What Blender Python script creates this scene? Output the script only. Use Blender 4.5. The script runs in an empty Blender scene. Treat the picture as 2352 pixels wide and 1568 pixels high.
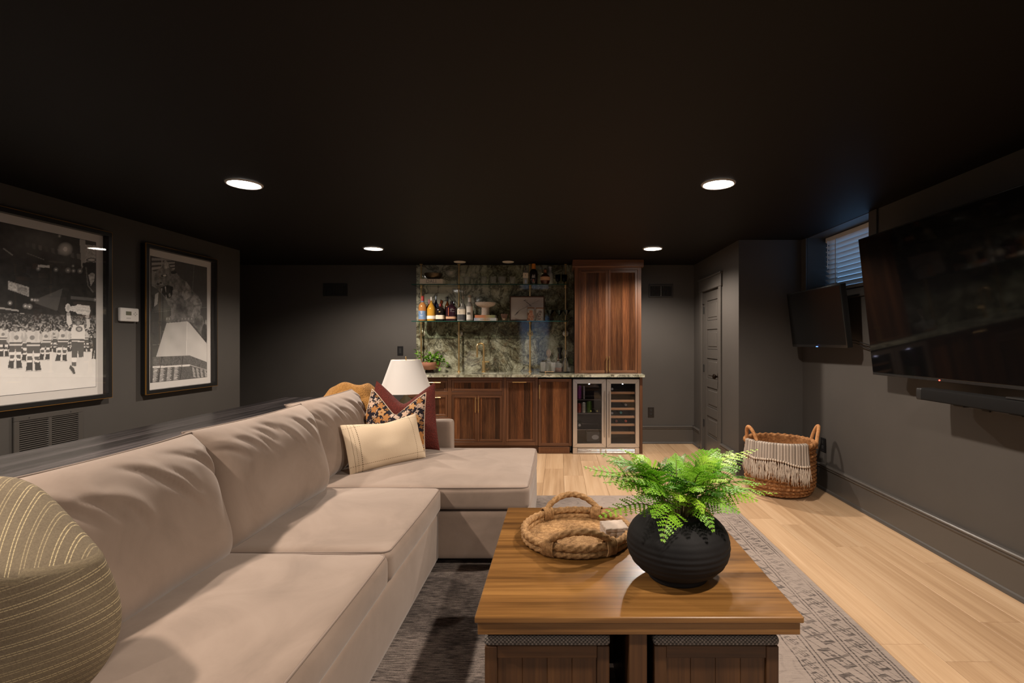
import bpy, bmesh, math, random
import numpy as np
from mathutils import Vector, Matrix, noise

R = math.radians
PI = math.pi
SC = bpy.context.scene
COL = SC.collection

# ------------------------------------------------------------------ camera
FPX, CX, CY, EYE = 1150.0, 1283.0, 783.0, 1.30
cam_data = bpy.data.cameras.new('camera')
cam_data.sensor_width = 36.0
cam_data.lens = FPX / 2352 * 36
cam_data.shift_x = (1176 - CX) / 2352
cam_data.shift_y = (CY - 784) / 2352
cam_data.clip_start = 0.02
camera = bpy.data.objects.new('camera', cam_data)
camera.location = (0, 0, EYE)
camera.rotation_euler = (R(90), 0, 0)
COL.objects.link(camera)
SC.camera = camera

# ------------------------------------------------------------------ world and exposure
world = bpy.data.worlds.new('world')
SC.world = world
world.use_nodes = True
world.node_tree.nodes['Background'].inputs['Color'].default_value = (0.30, 0.48, 0.75, 1)
world.node_tree.nodes['Background'].inputs['Strength'].default_value = 0.05
vs = SC.view_settings
vs.view_transform = 'Standard'
vs.look = 'None'
vs.gamma = 1
vs.use_curve_mapping = False
vs.exposure = 0.45

# ------------------------------------------------------------------ recessed lamps
CEIL = 2.265
LAMP_X = (-1.929, 0.98)
LAMP_Y = (3.072, 5.215, 0.93, -1.21)
LAMP_W = {3.072: 122, 5.215: 122, 0.93: 122, -1.21: 75}
LAMP_COL = (1.0, 0.85, 0.715)
for ly in LAMP_Y:
    for lx in LAMP_X:
        ld = bpy.data.lights.new('downlight_lamp', 'SPOT')
        ld.energy = LAMP_W[ly]
        ld.color = LAMP_COL
        ld.spot_size = R(150)
        ld.spot_blend = 0.55
        ld.shadow_soft_size = 0.045
        lo = bpy.data.objects.new('downlight_lamp', ld)
        lo.location = (lx, ly, CEIL - 0.022)
        COL.objects.link(lo)

# ================================================================== helpers
def at(px, py, Y):
    return Vector(((px - CX) / FPX * Y, Y, EYE - (py - CY) / FPX * Y))

def ax(px, Y):
    return (px - CX) / FPX * Y

def az(py, Y):
    return EYE - (py - CY) / FPX * Y

def dent(u, w, c=0.):
    d = math.sqrt((u-c)**2+.012)-.11
    return max(0, 1-d/1.0)**1.25*max(0, (w+.35)/1.35)**1.7

def srgb(r, g, b):
    f = lambda c: (c / 255 / 12.92) if c / 255 <= 0.04045 else ((c / 255 + 0.055) / 1.055) ** 2.4
    return (f(r), f(g), f(b))

class MB:
    """collects shapes; build() links them as one mesh object"""
    def __init__(s):
        s.v = []; s.f = []; s.m = []; s.mi = 0

    def add(s, vs_, fs_, M=None):
        o = len(s.v)
        if M is not None:
            vs_ = [M @ Vector(p) for p in vs_]
        s.v.extend([tuple(p) for p in vs_])
        for f in fs_:
            s.f.append(tuple(i + o for i in f)); s.m.append(s.mi)
        return s

    def bm(s, b, M=None):
        b.verts.index_update()
        return s.add([v.co.copy() for v in b.verts], [[v.index for v in f.verts] for f in b.faces], M)

    def box(s, x0, x1, y0, y1, z0, z1, M=None):
        x0, x1 = sorted((x0, x1)); y0, y1 = sorted((y0, y1)); z0, z1 = sorted((z0, z1))
        v = [(x0,y0,z0),(x1,y0,z0),(x1,y1,z0),(x0,y1,z0),(x0,y0,z1),(x1,y0,z1),(x1,y1,z1),(x0,y1,z1)]
        f = [(0,3,2,1),(4,5,6,7),(0,1,5,4),(1,2,6,5),(2,3,7,6),(3,0,4,7)]
        return s.add(v, f, M)

    def rbox(s, x0, x1, y0, y1, z0, z1, r=0.003, seg=1, M=None):
        x0, x1 = sorted((x0, x1)); y0, y1 = sorted((y0, y1)); z0, z1 = sorted((z0, z1))
        b = bmesh.new()
        bmesh.ops.create_cube(b, size=1)
        for v in b.verts:
            v.co = Vector(((v.co.x+.5)*(x1-x0)+x0, (v.co.y+.5)*(y1-y0)+y0, (v.co.z+.5)*(z1-z0)+z0))
        r = min(r, (x1-x0)*.45, (y1-y0)*.45, (z1-z0)*.45)
        bmesh.ops.bevel(b, geom=list(b.edges), offset=r, segments=seg, profile=.5, affect='EDGES')
        s.bm(b, M); b.free()
        return s

    def lathe(s, prof, c=(0,0,0), n=24, M=None, se=None, cap=True):
        """prof: list of (r, z); se: superellipse exponent for squarish sections"""
        v = []; f = []
        for r, z in prof:
            for k in range(n):
                t = 2*PI*k/n + (PI/n if se else 0)
                ct, st = math.cos(t), math.sin(t)
                q = 1.0
                if se:
                    q = (abs(ct)**se + abs(st)**se) ** (-1/se)
                v.append((c[0]+r*q*ct, c[1]+r*q*st, c[2]+z))
        for i in range(len(prof)-1):
            for k in range(n):
                a = i*n+k; b = i*n+(k+1) % n
                f.append((a, b, b+n, a+n))
        if cap:
            if prof[0][0] > 1e-5: f.append(tuple(range(n-1, -1, -1)))
            if prof[-1][0] > 1e-5: f.append(tuple((len(prof)-1)*n+k for k in range(n)))
        return s.add(v, f, M)

    def cyl(s, p0, p1, r, n=12, r1=None):
        return s.tube([p0, p1], r, n, radii=None if r1 is None else [r, r1])

    def tube(s, path, r, n=8, closed=False, radii=None, fn=None, capped=True):
        P = [Vector(p) for p in path]; N = len(P)
        v = []; f = []
        up = None
        acc = 0.0
        for i, p in enumerate(P):
            if closed:
                t = (P[(i+1) % N]-P[i-1])
            else:
                t = P[min(i+1, N-1)]-P[max(i-1, 0)]
            if t.length < 1e-9: t = Vector((0,0,1))
            t.normalize()
            if up is None:
                up = Vector((0,0,1)) if abs(t.z) < .9 else Vector((1,0,0))
            a = up - t*up.dot(t)
            if a.length < 1e-6:
                a = t.orthogonal()
            a.normalize(); up = a
            b = t.cross(a)
            if i: acc += (P[i]-P[i-1]).length
            rr = radii[i] if radii else r
            for k in range(n):
                an = 2*PI*k/n
                q = rr*(fn(acc, an) if fn else 1)
                v.append(p + a*q*math.cos(an) + b*q*math.sin(an))
        M_ = N if closed else N-1
        for i in range(M_):
            for k in range(n):
                a_ = i*n+k; b_ = i*n+(k+1) % n
                c_ = ((i+1) % N)*n+(k+1) % n; d_ = ((i+1) % N)*n+k
                f.append((a_, b_, c_, d_))
        if not closed and capped:
            f.append(tuple(range(n-1, -1, -1))); f.append(tuple((N-1)*n+k for k in range(n)))
        return s.add(v, f)

    def grid(s, fn, nu, nv, wrap=False):
        v = [fn(i/nu, j/nv) for j in range(nv+1) for i in range(nu+1)]
        f = []
        for j in range(nv):
            for i in range(nu):
                a = j*(nu+1)+i
                f.append((a, a+1, a+nu+2, a+nu+1))
        return s.add(v, f)

    def cushion(s, hx, hy, hz, r, n=14, top=0., side=0., bottom=0., disp=None, M=None):
        idx = {}; v = []; f = []
        ts = [math.sin((2*i/n-1)*PI/2*0.92)/math.sin(PI/2*0.92) for i in range(n+1)]
        h = (hx, hy, hz)
        def vert(p):
            q = tuple(round(c, 5) for c in p)
            if q in idx: return idx[q]
            w = [p[i]*h[i] for i in range(3)]
            inn = [max(-(h[i]-r), min(h[i]-r, w[i])) for i in range(3)]
            d = Vector(w)-Vector(inn)
            if d.length > 1e-9:
                pos = Vector(inn)+d.normalized()*r
            else:
                pos = Vector(w)
            u, vv, ww = pos.x/hx, pos.y/hy, pos.z/hz
            o = Vector((0,0,0))
            bz = (1-u*u)*(1-vv*vv)
            if pos.z > 0: o.z += top*bz*ww
            else: o.z += bottom*bz*ww
            o.x += side*(1-vv*vv)*(1-ww*ww)*u
            o.y += side*(1-u*u)*(1-ww*ww)*vv
            pos = pos+o
            if disp: pos = disp(pos, u, vv, ww)
            idx[q] = len(v); v.append(pos)
            return idx[q]
        for axis in range(3):
            for sg in (-1, 1):
                for i in range(n):
                    for j in range(n):
                        q = []
                        for (a, b) in ((i,j),(i+1,j),(i+1,j+1),(i,j+1)):
                            p = [0,0,0]; p[axis] = sg; p[(axis+1)%3] = ts[a]; p[(axis+2)%3] = ts[b]
                            q.append(vert(p))
                        if sg < 0: q.reverse()
                        f.append(q)
        return s.add(v, f, M)

    def pillow(s, W, H, T, pinch=.06, chop=0., n=32, e=2.6, q=.62, seed=0, wr=.006, chopx=0., taper=0.):
        """throw pillow in its own x,y plane, thickness along z"""
        v = []; f = []; idx = {}
        def P(i, j, sd):
            u = math.sin((2*i/n-1)*PI/2); w = math.sin((2*j/n-1)*PI/2)
            edge = i in (0, n) or j in (0, n)
            key = (i, j, 0 if edge else sd)
            if key in idx: return idx[key]
            x = W*u*(1-pinch*(1-w*w)); y = H*w*(1-pinch*(1-u*u))
            th = T*((1-abs(u)**e)*(1-abs(w)**e))**q
            x *= 1-taper*w
            g = dent(u, w, chopx) if chop else 0
            y -= chop*g
            th *= 1-.45*g*(1 if chop else 0)
            nz = noise.noise(Vector((x*7+seed, y*7, sd*3)))*wr*(.3+th/T)
            pos = Vector((x, y, sd*(th)+(nz if not edge else 0)))
            idx[key] = len(v); v.append(pos)
            return idx[key]
        for sd in (1, -1):
            for i in range(n):
                for j in range(n):
                    qd = [P(i,j,sd), P(i+1,j,sd), P(i+1,j+1,sd), P(i,j+1,sd)]
                    if sd < 0: qd.reverse()
                    f.append(qd)
        s._last = v
        return s.add(v, f)

    def mesh(s, name, mats, smooth=35, origin=(0,0,0)):
        me = bpy.data.meshes.new(name)
        o = Vector(origin)
        me.from_pydata([tuple(Vector(p)-o) for p in s.v], [], s.f)
        if not isinstance(mats, (list, tuple)): mats = [mats]
        for m in mats: me.materials.append(m)
        if len(mats) > 1:
            me.polygons.foreach_set('material_index', s.m)
        if smooth:
            me.shade_smooth()
            if smooth < 180: me.set_sharp_from_angle(angle=R(smooth))
        me.update()
        return me

WL = {}
def _link(name, data, parent, wl):
    o = bpy.data.objects.new(name, data)
    COL.objects.link(o)
    if parent is not None:
        o.parent = parent
        o.location = Vector(wl)-WL[parent.name]
    else:
        o.location = wl
    WL[o.name] = Vector(wl)
    return o

def thing(name, label, cat, loc=(0,0,0), group=None):
    o = _link(name, None, None, loc)
    o.empty_display_size = .05
    o['label'] = label; o['category'] = cat
    if group: o['group'] = group
    return o

def part(name, mb, mats, parent, smooth=35, label=None, kind=None, at_=None):
    """a child mesh; mb is in world coordinates"""
    wl = Vector(at_) if at_ is not None else WL[parent.name].copy()
    o = _link(name, mb.mesh(name, mats, smooth, wl), parent, wl)
    if label: o['label'] = label
    if kind: o['kind'] = kind
    return o

def solo(name, mb, mats, label, cat, group=None, smooth=35, loc=(0,0,0), kind=None):
    """a thing that is one mesh"""
    o = _link(name, mb.mesh(name, mats, smooth, loc), None, loc)
    o['label'] = label; o['category'] = cat
    if group: o['group'] = group
    if kind: o['kind'] = kind
    return o

def struct(name, mb, mats, smooth=35):
    o = _link(name, mb.mesh(name, mats, smooth), None, (0,0,0))
    o['kind'] = 'structure'
    return o

def copy_tree(o, parent=None, loc=None, label=None):
    c = o.copy(); COL.objects.link(c)
    if parent is not None: c.parent = parent
    if loc is not None: c.location = loc
    if label: c['label'] = label
    WL[c.name] = Vector(c.location)
    for ch in list(o.children): copy_tree(ch, c)
    return c

def share(name, me, parent, wl, label=None, rot=None):
    o = _link(name, me, parent, wl)
    if rot: o.rotation_euler = rot
    if label: o['label'] = label
    return o

def frame_mat(center, right, up):
    r = Vector(right).normalized(); u = Vector(up); u = (u-r*u.dot(r)).normalized(); n = r.cross(u)
    return Matrix(((r.x,u.x,n.x,center[0]),(r.y,u.y,n.y,center[1]),(r.z,u.z,n.z,center[2]),(0,0,0,1)))

def text_mesh(s, size, M, depth=.0004):
    cu = bpy.data.curves.new('lettering', 'FONT')
    cu.body = s; cu.size = size; cu.align_x = 'CENTER'; cu.align_y = 'CENTER'; cu.extrude = depth
    cu.resolution_u = 3
    ob = bpy.data.objects.new('lettering_source', cu)
    COL.objects.link(ob)
    bpy.context.view_layer.update()
    me = bpy.data.meshes.new_from_object(ob)
    bpy.data.objects.remove(ob)
    me.transform(M)
    mb = MB()
    mb.add([v.co.copy() for v in me.vertices], [list(p.vertices) for p in me.polygons])
    bpy.data.meshes.remove(me)
    return mb

# ================================================================== materials
class S:
    """a node socket with arithmetic"""
    def __init__(s, g, k): s.g = g; s.k = k
    def _m(s, op, *a): return s.g.math(op, s, *a)
    def __add__(s, b): return s._m('ADD', b)
    __radd__ = __add__
    def __sub__(s, b): return s._m('SUBTRACT', b)
    def __rsub__(s, b): return s.g.math('SUBTRACT', b, s)
    def __mul__(s, b): return s._m('MULTIPLY', b)
    __rmul__ = __mul__
    def __truediv__(s, b): return s._m('DIVIDE', b)
    def lt(s, b): return s._m('LESS_THAN', b)
    def gt(s, b): return s._m('GREATER_THAN', b)
    def mod(s, b): return s._m('FLOORED_MODULO', b)
    def floor(s): return s._m('FLOOR')
    def abs(s): return s._m('ABSOLUTE')
    def min(s, b): return s._m('MINIMUM', b)
    def max(s, b): return s._m('MAXIMUM', b)
    def sin(s): return s._m('SINE')
    def pow(s, b): return s._m('POWER', b)
    def clamp(s):
        r = s._m('ADD', 0.0); r.k.node.use_clamp = True; return r

class G:
    def __init__(s, name):
        s.mat = bpy.data.materials.new(name); s.mat.use_nodes = True
        s.t = s.mat.node_tree; s.n = s.t.nodes; s.l = s.t.links
        s.b = s.n['Principled BSDF']
        s.out = s.n['Material Output']
    def put(s, inp, val):
        if isinstance(val, S): s.l.new(val.k, inp)
        elif isinstance(val, (tuple, list)):
            if inp.type == 'RGBA' and len(val) == 3: val = (*val, 1)
            inp.default_value = val
        else: inp.default_value = val
    def set(s, **kw):
        names = dict(color='Base Color', rough='Roughness', metal='Metallic', coat='Coat Weight', coat_rough='Coat Roughness', spec='Specular IOR Level',
                     sheen='Sheen Weight', sheen_rough='Sheen Roughness', trans='Transmission Weight', ior='IOR', emit='Emission Color', emit_s='Emission Strength',
                     sss='Subsurface Weight', normal='Normal', aniso='Anisotropic', alpha='Alpha')
        for k, v in kw.items(): s.put(s.b.inputs[names[k]], v)
        return s
    def math(s, op, *a):
        n = s.n.new('ShaderNodeMath'); n.operation = op
        for i, v in enumerate(a): s.put(n.inputs[i], v)
        return S(s, n.outputs[0])
    def coord(s, kind='Object'):
        n = s.n.new('ShaderNodeTexCoord'); return S(s, n.outputs[kind])
    def attr(s, name, out='Color'):
        n = s.n.new('ShaderNodeAttribute'); n.attribute_name = name; return S(s, n.outputs[out])
    def rand(s):
        n = s.n.new('ShaderNodeObjectInfo'); return S(s, n.outputs['Random'])
    def map(s, vec, scale=(1,1,1), loc=(0,0,0), rot=(0,0,0)):
        n = s.n.new('ShaderNodeMapping'); s.put(n.inputs['Vector'], vec)
        s.put(n.inputs['Scale'], scale); s.put(n.inputs['Location'], loc); s.put(n.inputs['Rotation'], rot)
        return S(s, n.outputs[0])
    def xyz(s, vec):
        n = s.n.new('ShaderNodeSeparateXYZ'); s.put(n.inputs[0], vec)
        return [S(s, n.outputs[i]) for i in range(3)]
    def vec(s, x, y, z):
        n = s.n.new('ShaderNodeCombineXYZ')
        for i, v in enumerate((x, y, z)): s.put(n.inputs[i], v)
        return S(s, n.outputs[0])
    def vadd(s, a, b):
        n = s.n.new('ShaderNodeVectorMath'); n.operation = 'ADD'; s.put(n.inputs[0], a); s.put(n.inputs[1], b)
        return S(s, n.outputs[0])
    def noise(s, vec, scale=5, detail=3, rough=.5, dist=0., out=0):
        n = s.n.new('ShaderNodeTexNoise'); s.put(n.inputs['Vector'], vec); s.put(n.inputs['Scale'], scale)
        s.put(n.inputs['Detail'], detail); s.put(n.inputs['Roughness'], rough); s.put(n.inputs['Distortion'], dist)
        return S(s, n.outputs[out])
    def voro(s, vec, scale=5, feature='F1', out='Distance', rnd=1.):
        n = s.n.new('ShaderNodeTexVoronoi'); n.feature = feature; s.put(n.inputs['Vector'], vec); s.put(n.inputs['Scale'], scale)
        s.put(n.inputs['Randomness'], rnd)
        return S(s, n.outputs[out])
    def white(s, w):
        n = s.n.new('ShaderNodeTexWhiteNoise'); n.noise_dimensions = '1D'; s.put(n.inputs['W'], w)
        return S(s, n.outputs['Value'])
    def ramp(s, fac, stops, interp='LINEAR'):
        n = s.n.new('ShaderNodeValToRGB'); s.put(n.inputs[0], fac); n.color_ramp.interpolation = interp
        e = n.color_ramp.elements
        while len(e) < len(stops): e.new(.5)
        for i, (p, c) in enumerate(stops):
            e[i].position = p; e[i].color = (*c, 1)
        return S(s, n.outputs[0])
    def mix(s, fac, a, b, mode='MIX'):
        n = s.n.new('ShaderNodeMix'); n.data_type = 'RGBA'; n.blend_type = mode
        s.put(n.inputs[0], fac); s.put(n.inputs[6], a); s.put(n.inputs[7], b)
        return S(s, n.outputs[2])
    def bump(s, h, strength=.3, dist=.002):
        n = s.n.new('ShaderNodeBump'); s.put(n.inputs['Height'], h); s.put(n.inputs['Strength'], strength); s.put(n.inputs['Distance'], dist)
        return s.set(normal=S(s, n.outputs[0]))

def cut_glass(name, tint):
    g = G(name); g.set(color=tint, rough=.02, trans=.91, ior=1.45)
    tr = g.n.new('ShaderNodeBsdfTransparent'); tr.inputs[0].default_value = (*tint, 1)
    mx = g.n.new('ShaderNodeMixShader'); mx.inputs[0].default_value = .25
    g.l.new(g.b.outputs[0], mx.inputs[1]); g.l.new(tr.outputs[0], mx.inputs[2]); g.l.new(mx.outputs[0], g.out.inputs['Surface'])
    return g.mat

def plain(name, col, rough=.5, metal=0., var=0., vscale=8, bump=0., bscale=60, **kw):
    g = G(name); g.set(color=col, rough=rough, metal=metal, **kw)
    if var or bump:
        c = g.coord()
        if var:
            nz = g.noise(c, vscale, 4)
            g.set(color=g.ramp(nz, [(.25, tuple(x*(1-var) for x in col)), (.75, tuple(min(1, x*(1+var)) for x in col))]))
        if bump: g.bump(g.noise(c, bscale, 4), bump)
    return g.mat

def wood(name, dark, mid, light, axis='X', grain=9., rough=.4, tone=.25, coat=0., fine=1., stretch=.06, randomize=True):
    """long-grained wood; grain runs along the given local axis"""
    g = G(name)
    c = g.coord()
    if randomize:
        rn = g.rand()
        c = g.vadd(c, g.vec(rn*13.7, rn*7.1, rn*5.3))
    k = {'X': (stretch,1,1), 'Y': (1,stretch,1), 'Z': (1,1,stretch)}[axis]
    big = g.noise(g.map(c, tuple(x*1.0 for x in k)), grain, 5, .6, 1.2)
    fin = g.noise(g.map(c, tuple(x*(.35 if x < 1 else 1) for x in k)), grain*14*fine, 3, .65)
    lines = g.noise(g.map(c, tuple(x*(.5 if x < 1 else 1) for x in k)), grain*4, 4, .55, .6)
    f = (big*.5 + fin*.22 + lines*.28)
    col = g.ramp(f, [(.36, dark), (.5, mid), (.64, light)])
    if randomize:
        col = g.mix(tone, col, g.ramp(rn, [(0, tuple(x*.55 for x in mid)), (1, tuple(min(1, x*1.5) for x in light))]))
    g.set(color=col, rough=rough, coat=coat, coat_rough=.25)
    g.bump(fin, .08, .001)
    return g.mat

def clear_glass(name, tint=(1,1,1), refl=1.0, rough=0.0, body=None):
    """thin clear glass: transparent with a fresnel reflection"""
    g = G(name)
    n = g.n; l = g.l
    tr = n.new('ShaderNodeBsdfTransparent'); tr.inputs[0].default_value = (*tint, 1)
    gl = n.new('ShaderNodeBsdfGlossy'); gl.inputs['Roughness'].default_value = rough
    fr = n.new('ShaderNodeLayerWeight'); fr.inputs[0].default_value = .5
    mx = n.new('ShaderNodeMixShader')
    fm = (S(g, fr.outputs['Facing']).pow(5.0)*.96+.04)*refl
    fm = fm.min(1.0)
    l.new(fm.k, mx.inputs[0]); l.new(tr.outputs[0], mx.inputs[1]); l.new(gl.outputs[0], mx.inputs[2])
    l.new(mx.outputs[0], g.out.inputs['Surface'])
    return g.mat

def emitter(name, col, strength):
    g = G(name); g.set(color=(.02,.02,.02), emit=col, emit_s=strength)
    return g.mat

M = {}
M['wall'] = plain('warm charcoal wall paint', (.062, .0565, .0515), .55, var=.06, vscale=3, bump=.06, bscale=180)
M['trim'] = plain('charcoal satin trim paint', (.072, .066, .060), .30, bump=.03, bscale=120)
M['door'] = plain('charcoal satin door paint', (.072, .066, .060), .30, bump=.03, bscale=120)
M['ceiling'] = plain('dark brown ceiling paint', (.0058, .0042, .0030), .6, spec=.2, bump=.05, bscale=200)
M['floor_wood'] = wood('pale oak planks', srgb(150,118,86), srgb(178,147,114), srgb(198,170,138), 'Y', 7, .42, .16, stretch=.045)
M['subfloor'] = plain('subfloor', (.12,.09,.06), .8, var=.1)
M['walnut'] = wood('walnut', srgb(54,32,20), srgb(88,56,36), srgb(120,80,52), 'Z', 8, .38, .10)
M['walnut_x'] = wood('walnut rail', srgb(54,32,20), srgb(88,56,36), srgb(120,80,52), 'X', 8, .38, .10)
M['ebony'] = wood('ebonized oak', srgb(16,14,14), srgb(30,27,28), srgb(82,76,77), 'Y', 9, .34, .0, fine=.6, stretch=.03)
M['brass'] = plain('brushed brass', (.86,.62,.30), .33, 1., var=.08, vscale=30)
M['steel'] = plain('brushed steel', (.62,.60,.58), .26, 1., var=.04, vscale=20)
M['black'] = plain('matte black', (.012,.012,.012), .5)
M['black_gloss'] = plain('black plastic', (.010,.010,.011), .25)
M['white'] = plain('white plastic', (.78,.76,.73), .4)
M['paper'] = plain('white paper', (.80,.76,.72), .8)

def reeded():
    g = G('reeded walnut'); c = g.coord(); x, y, z = g.xyz(c)
    rn = g.rand()
    strip = g.white((x*13 + rn*31).floor() + rn*17)
    v = g.vec(x*1.0+strip*9, y, z*.05+strip*5)
    n1 = g.noise(v, 9, 5, .6, 1.0); n2 = g.noise(v, 130, 3, .6)
    col = g.ramp(n1*.6+n2*.4, [(.34, srgb(56,33,20)), (.5, srgb(96,61,39)), (.66, srgb(136,92,58))])
    tone = g.ramp(strip, [(0, (.42,.40,.40)), (.5, (.85,.82,.80)), (1, (1.35,1.22,1.08))])
    g.set(color=g.mix(1.0, col, tone, 'MULTIPLY'), rough=.36)
    return g.mat
M['reed'] = reeded()

def granite(name, dark_bias=0.):
    g = G(name); c = g.coord(); x, y, z = g.xyz(c)
    big = g.noise(c, 2.1, 6, .62, 1.4)
    mid = g.noise(c, 9, 8, .7, .8)
    fine = g.noise(c, 55, 6, .75)
    cell = g.voro(g.vadd(c, g.vec(mid*.2, mid*.2, mid*.2)), 5.5)
    # a pale seam: the slab's veining plus light on the stone, painted into the colour
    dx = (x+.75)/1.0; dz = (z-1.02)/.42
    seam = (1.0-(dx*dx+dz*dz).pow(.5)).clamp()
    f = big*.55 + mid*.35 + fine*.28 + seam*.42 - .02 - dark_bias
    col = g.ramp(f, [(.36, srgb(26,20,13)), (.46, srgb(64,52,35)), (.54, srgb(106,104,84)), (.62, srgb(154,155,134)), (.76, srgb(204,204,186))])
    rust = (g.noise(g.map(c, loc=(3,1,2)), 4.2, 5, .6, 2.) - .56).clamp()*5.0
    col = g.mix(rust.clamp()*.55, col, srgb(112,74,36))
    vein = ((g.noise(g.map(c, loc=(7,2,1)), 3.0, 7, .65, 1.5) - .5).abs()*22)
    col = g.mix((1.0-vein).clamp()*.75, col, srgb(26,22,15))
    g.set(color=col, rough=.05, spec=.5)
    return g.mat
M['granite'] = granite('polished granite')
M['granite_top'] = granite('polished granite top', -.10)

def sofa_fabric():
    g = G('taupe velvet'); c = g.coord()
    n = g.noise(c, 3.2, 5, .6, .8); f = g.noise(c, 260, 2)
    col = g.ramp(n, [(.3, (.215,.160,.125)), (.52, (.265,.199,.157)), (.75, (.305,.233,.187))])
    g.set(color=col, rough=.85, sheen=.25, sheen_rough=.5, spec=.2)
    g.bump(f*.5+g.noise(c, 22, 3)*.8, .12, .002)
    return g.mat
M['sofa'] = sofa_fabric()
M['seam'] = plain('sofa piping', (.215,.163,.133), .85)
M['rope'] = None
def straw(name, a, b, c3, scale=60):
    g = G(name); c = g.coord()
    n = g.noise(c, scale, 4, .7); n2 = g.noise(c, 9, 3)
    g.set(color=g.ramp(n*.7+n2*.3, [(.32, a), (.5, b), (.68, c3)]), rough=.75, spec=.25)
    g.bump(g.noise(g.map(c, (1,1,3)), scale*3, 3), .35, .002)
    return g.mat
M['rope'] = straw('seagrass rope', srgb(92,66,38), srgb(150,114,74), srgb(192,154,108))
M['hyacinth'] = straw('braided water hyacinth', srgb(92,58,32), srgb(156,108,66), srgb(200,150,102), 40)
M['handle_wrap'] = straw('wrapped cane', srgb(160,108,64), srgb(196,140,92), srgb(214,164,112), 50)
M['table_wood'] = wood('honey stained ash', srgb(58,36,15), srgb(116,80,40), srgb(150,108,58), 'X', 8, .28, .0, coat=.15, stretch=.05, randomize=False)
M['ottoman_wood'] = wood('brown stained ash', srgb(44,27,13), srgb(72,46,24), srgb(96,64,34), 'Z', 9, .42, .06)
M['ottoman_x'] = wood('brown stained ash rail', srgb(44,27,13), srgb(72,46,24), srgb(96,64,34), 'X', 9, .42, .06)

def tweed():
    g = G('grey tweed'); c = g.coord(); x, y, z = g.xyz(c)
    wv = ((x*520).sin()*((z+y)*520).sin())
    n = g.noise(c, 300, 3, .8)
    g.set(color=g.ramp(n*.7+wv*.15+.12, [(.35, (.035,.030,.026)), (.52, (.14,.12,.105)), (.7, (.36,.32,.29))]), rough=.9)
    g.bump(n, .6, .002)
    return g.mat
M['tweed'] = tweed()

def rug_mat(x1, y1):
    g = G('distressed rug'); c = g.coord(); x, y, z = g.xyz(c)
    d = (x*-1.0+x1).min(y*-1.0+y1)                       # distance from the outer edge
    wob = g.noise(c, 12, 3)*.012
    dd = d+wob-.006
    along = x+y
    lines = None
    for p, w in ((.030,.004), (.047,.004), (.150,.0035), (.168,.0035), (.305,.0035), (.325,.0035), (.40,.003)):
        q = (dd-p).abs().lt(w)
        lines = q if lines is None else lines.max(q)
    def motif(p, half, per, ph):
        a = ((along+ph).mod(per)/per*2.0-1.0).abs()       # triangle wave
        b = ((dd-p)/half).abs()
        s1 = (a+b-.75).abs().lt(.14)
        s2 = (a+b).lt(.30)
        s3 = ((a-b).abs()).lt(.08)
        inside = b.lt(1.0)
        return s1.max(s2).max(s3*.8)*inside
    mot = motif(.100, .045, .115, 0.).max(motif(.235, .062, .16, .05)).max(motif(.365,.030,.08,.02))
    field = d.gt(.42)
    med = (g.voro(c, 5.5)*4.0).mod(1.0).lt(.22)*field
    pat = lines.max(mot*.95).max(med*.16)
    st1 = g.noise(g.map(c, (5,62,1)), 3.0, 5, .7)       # weft streaks
    st2 = g.noise(g.map(c, (60,240,1)), 2.6, 3, .8)
    st3 = g.noise(g.map(c, (300,40,1)), 2.0, 2, .7)
    cloud = g.noise(c, 2.3, 4, .6, .8)
    wear = ((st1-.34)*3.6).clamp()*((cloud-.27)*4.0).clamp()
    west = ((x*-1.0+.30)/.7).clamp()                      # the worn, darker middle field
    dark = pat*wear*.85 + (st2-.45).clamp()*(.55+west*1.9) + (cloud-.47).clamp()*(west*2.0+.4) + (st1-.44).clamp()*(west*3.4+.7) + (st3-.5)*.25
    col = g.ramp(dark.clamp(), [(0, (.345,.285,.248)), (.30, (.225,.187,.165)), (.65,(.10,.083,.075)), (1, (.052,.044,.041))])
    g.set(color=col, rough=.95, spec=.1)
    g.bump(st2+st3, .5, .003)
    return g.mat
# ================================================================== the room
XL, XR, YB, YF = -3.40, 2.33, 6.36, -2.20     # left wall, right wall, bar wall, rear wall
XC, YC = 1.72, 4.78                            # closet side wall and closet front wall
XN = -4.70                                     # far side of the nook behind the left wall

b = MB(); b.box(XN-.1, XR+.4, YF-.1, YB+.1, -.10, -.014)
floor = struct('floor', b, M['subfloor'], None)
rng = random.Random(5)
PW, PL = .190, 1.52
pb = MB(); pb.rbox(-PW/2+.0007, PW/2-.0007, -PL/2+.0007, PL/2-.0007, -.014, 0, .0012)
plank_me = pb.mesh('plank', M['floor_wood'], None)
nx = int((XR-XL)/PW)+1
for i in range(nx):
    x = XR-PW*(i+.5)
    if x < -2.2: break
    y = YF - rng.random()*PL
    while y < YB:
        y0, y1 = max(y, YF), min(y+PL, YB)
        if y1-y0 > .25 and y1 > .2:
            o = share('plank', plank_me, floor, (x, (y0+y1)/2, rng.uniform(-.0004, 0)))
            o.scale = (1, (y1-y0)/PL, 1)
        y += PL

b = MB(); b.box(XN-.1, XR+.4, YF-.1, YB+.1, CEIL, CEIL+.1)
ceiling = struct('ceiling', b, M['ceiling'], None)

b = MB(); b.box(XN-.1, XR+.3, YB, YB+.1, -.02, CEIL); wall_back = struct('wall_back', b, M['wall'], None)
b = MB(); b.box(XL-.14, XL, YF, 5.34, -.02, CEIL); wall_left = struct('wall_left', b, M['wall'], None)
b = MB(); b.box(XN-.1, XN, 3.0, YB, -.02, CEIL); b.box(XN, XL-.14, 2.9, 3.0, -.02, CEIL)
struct('wall_nook', b, M['wall'], None)
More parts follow.
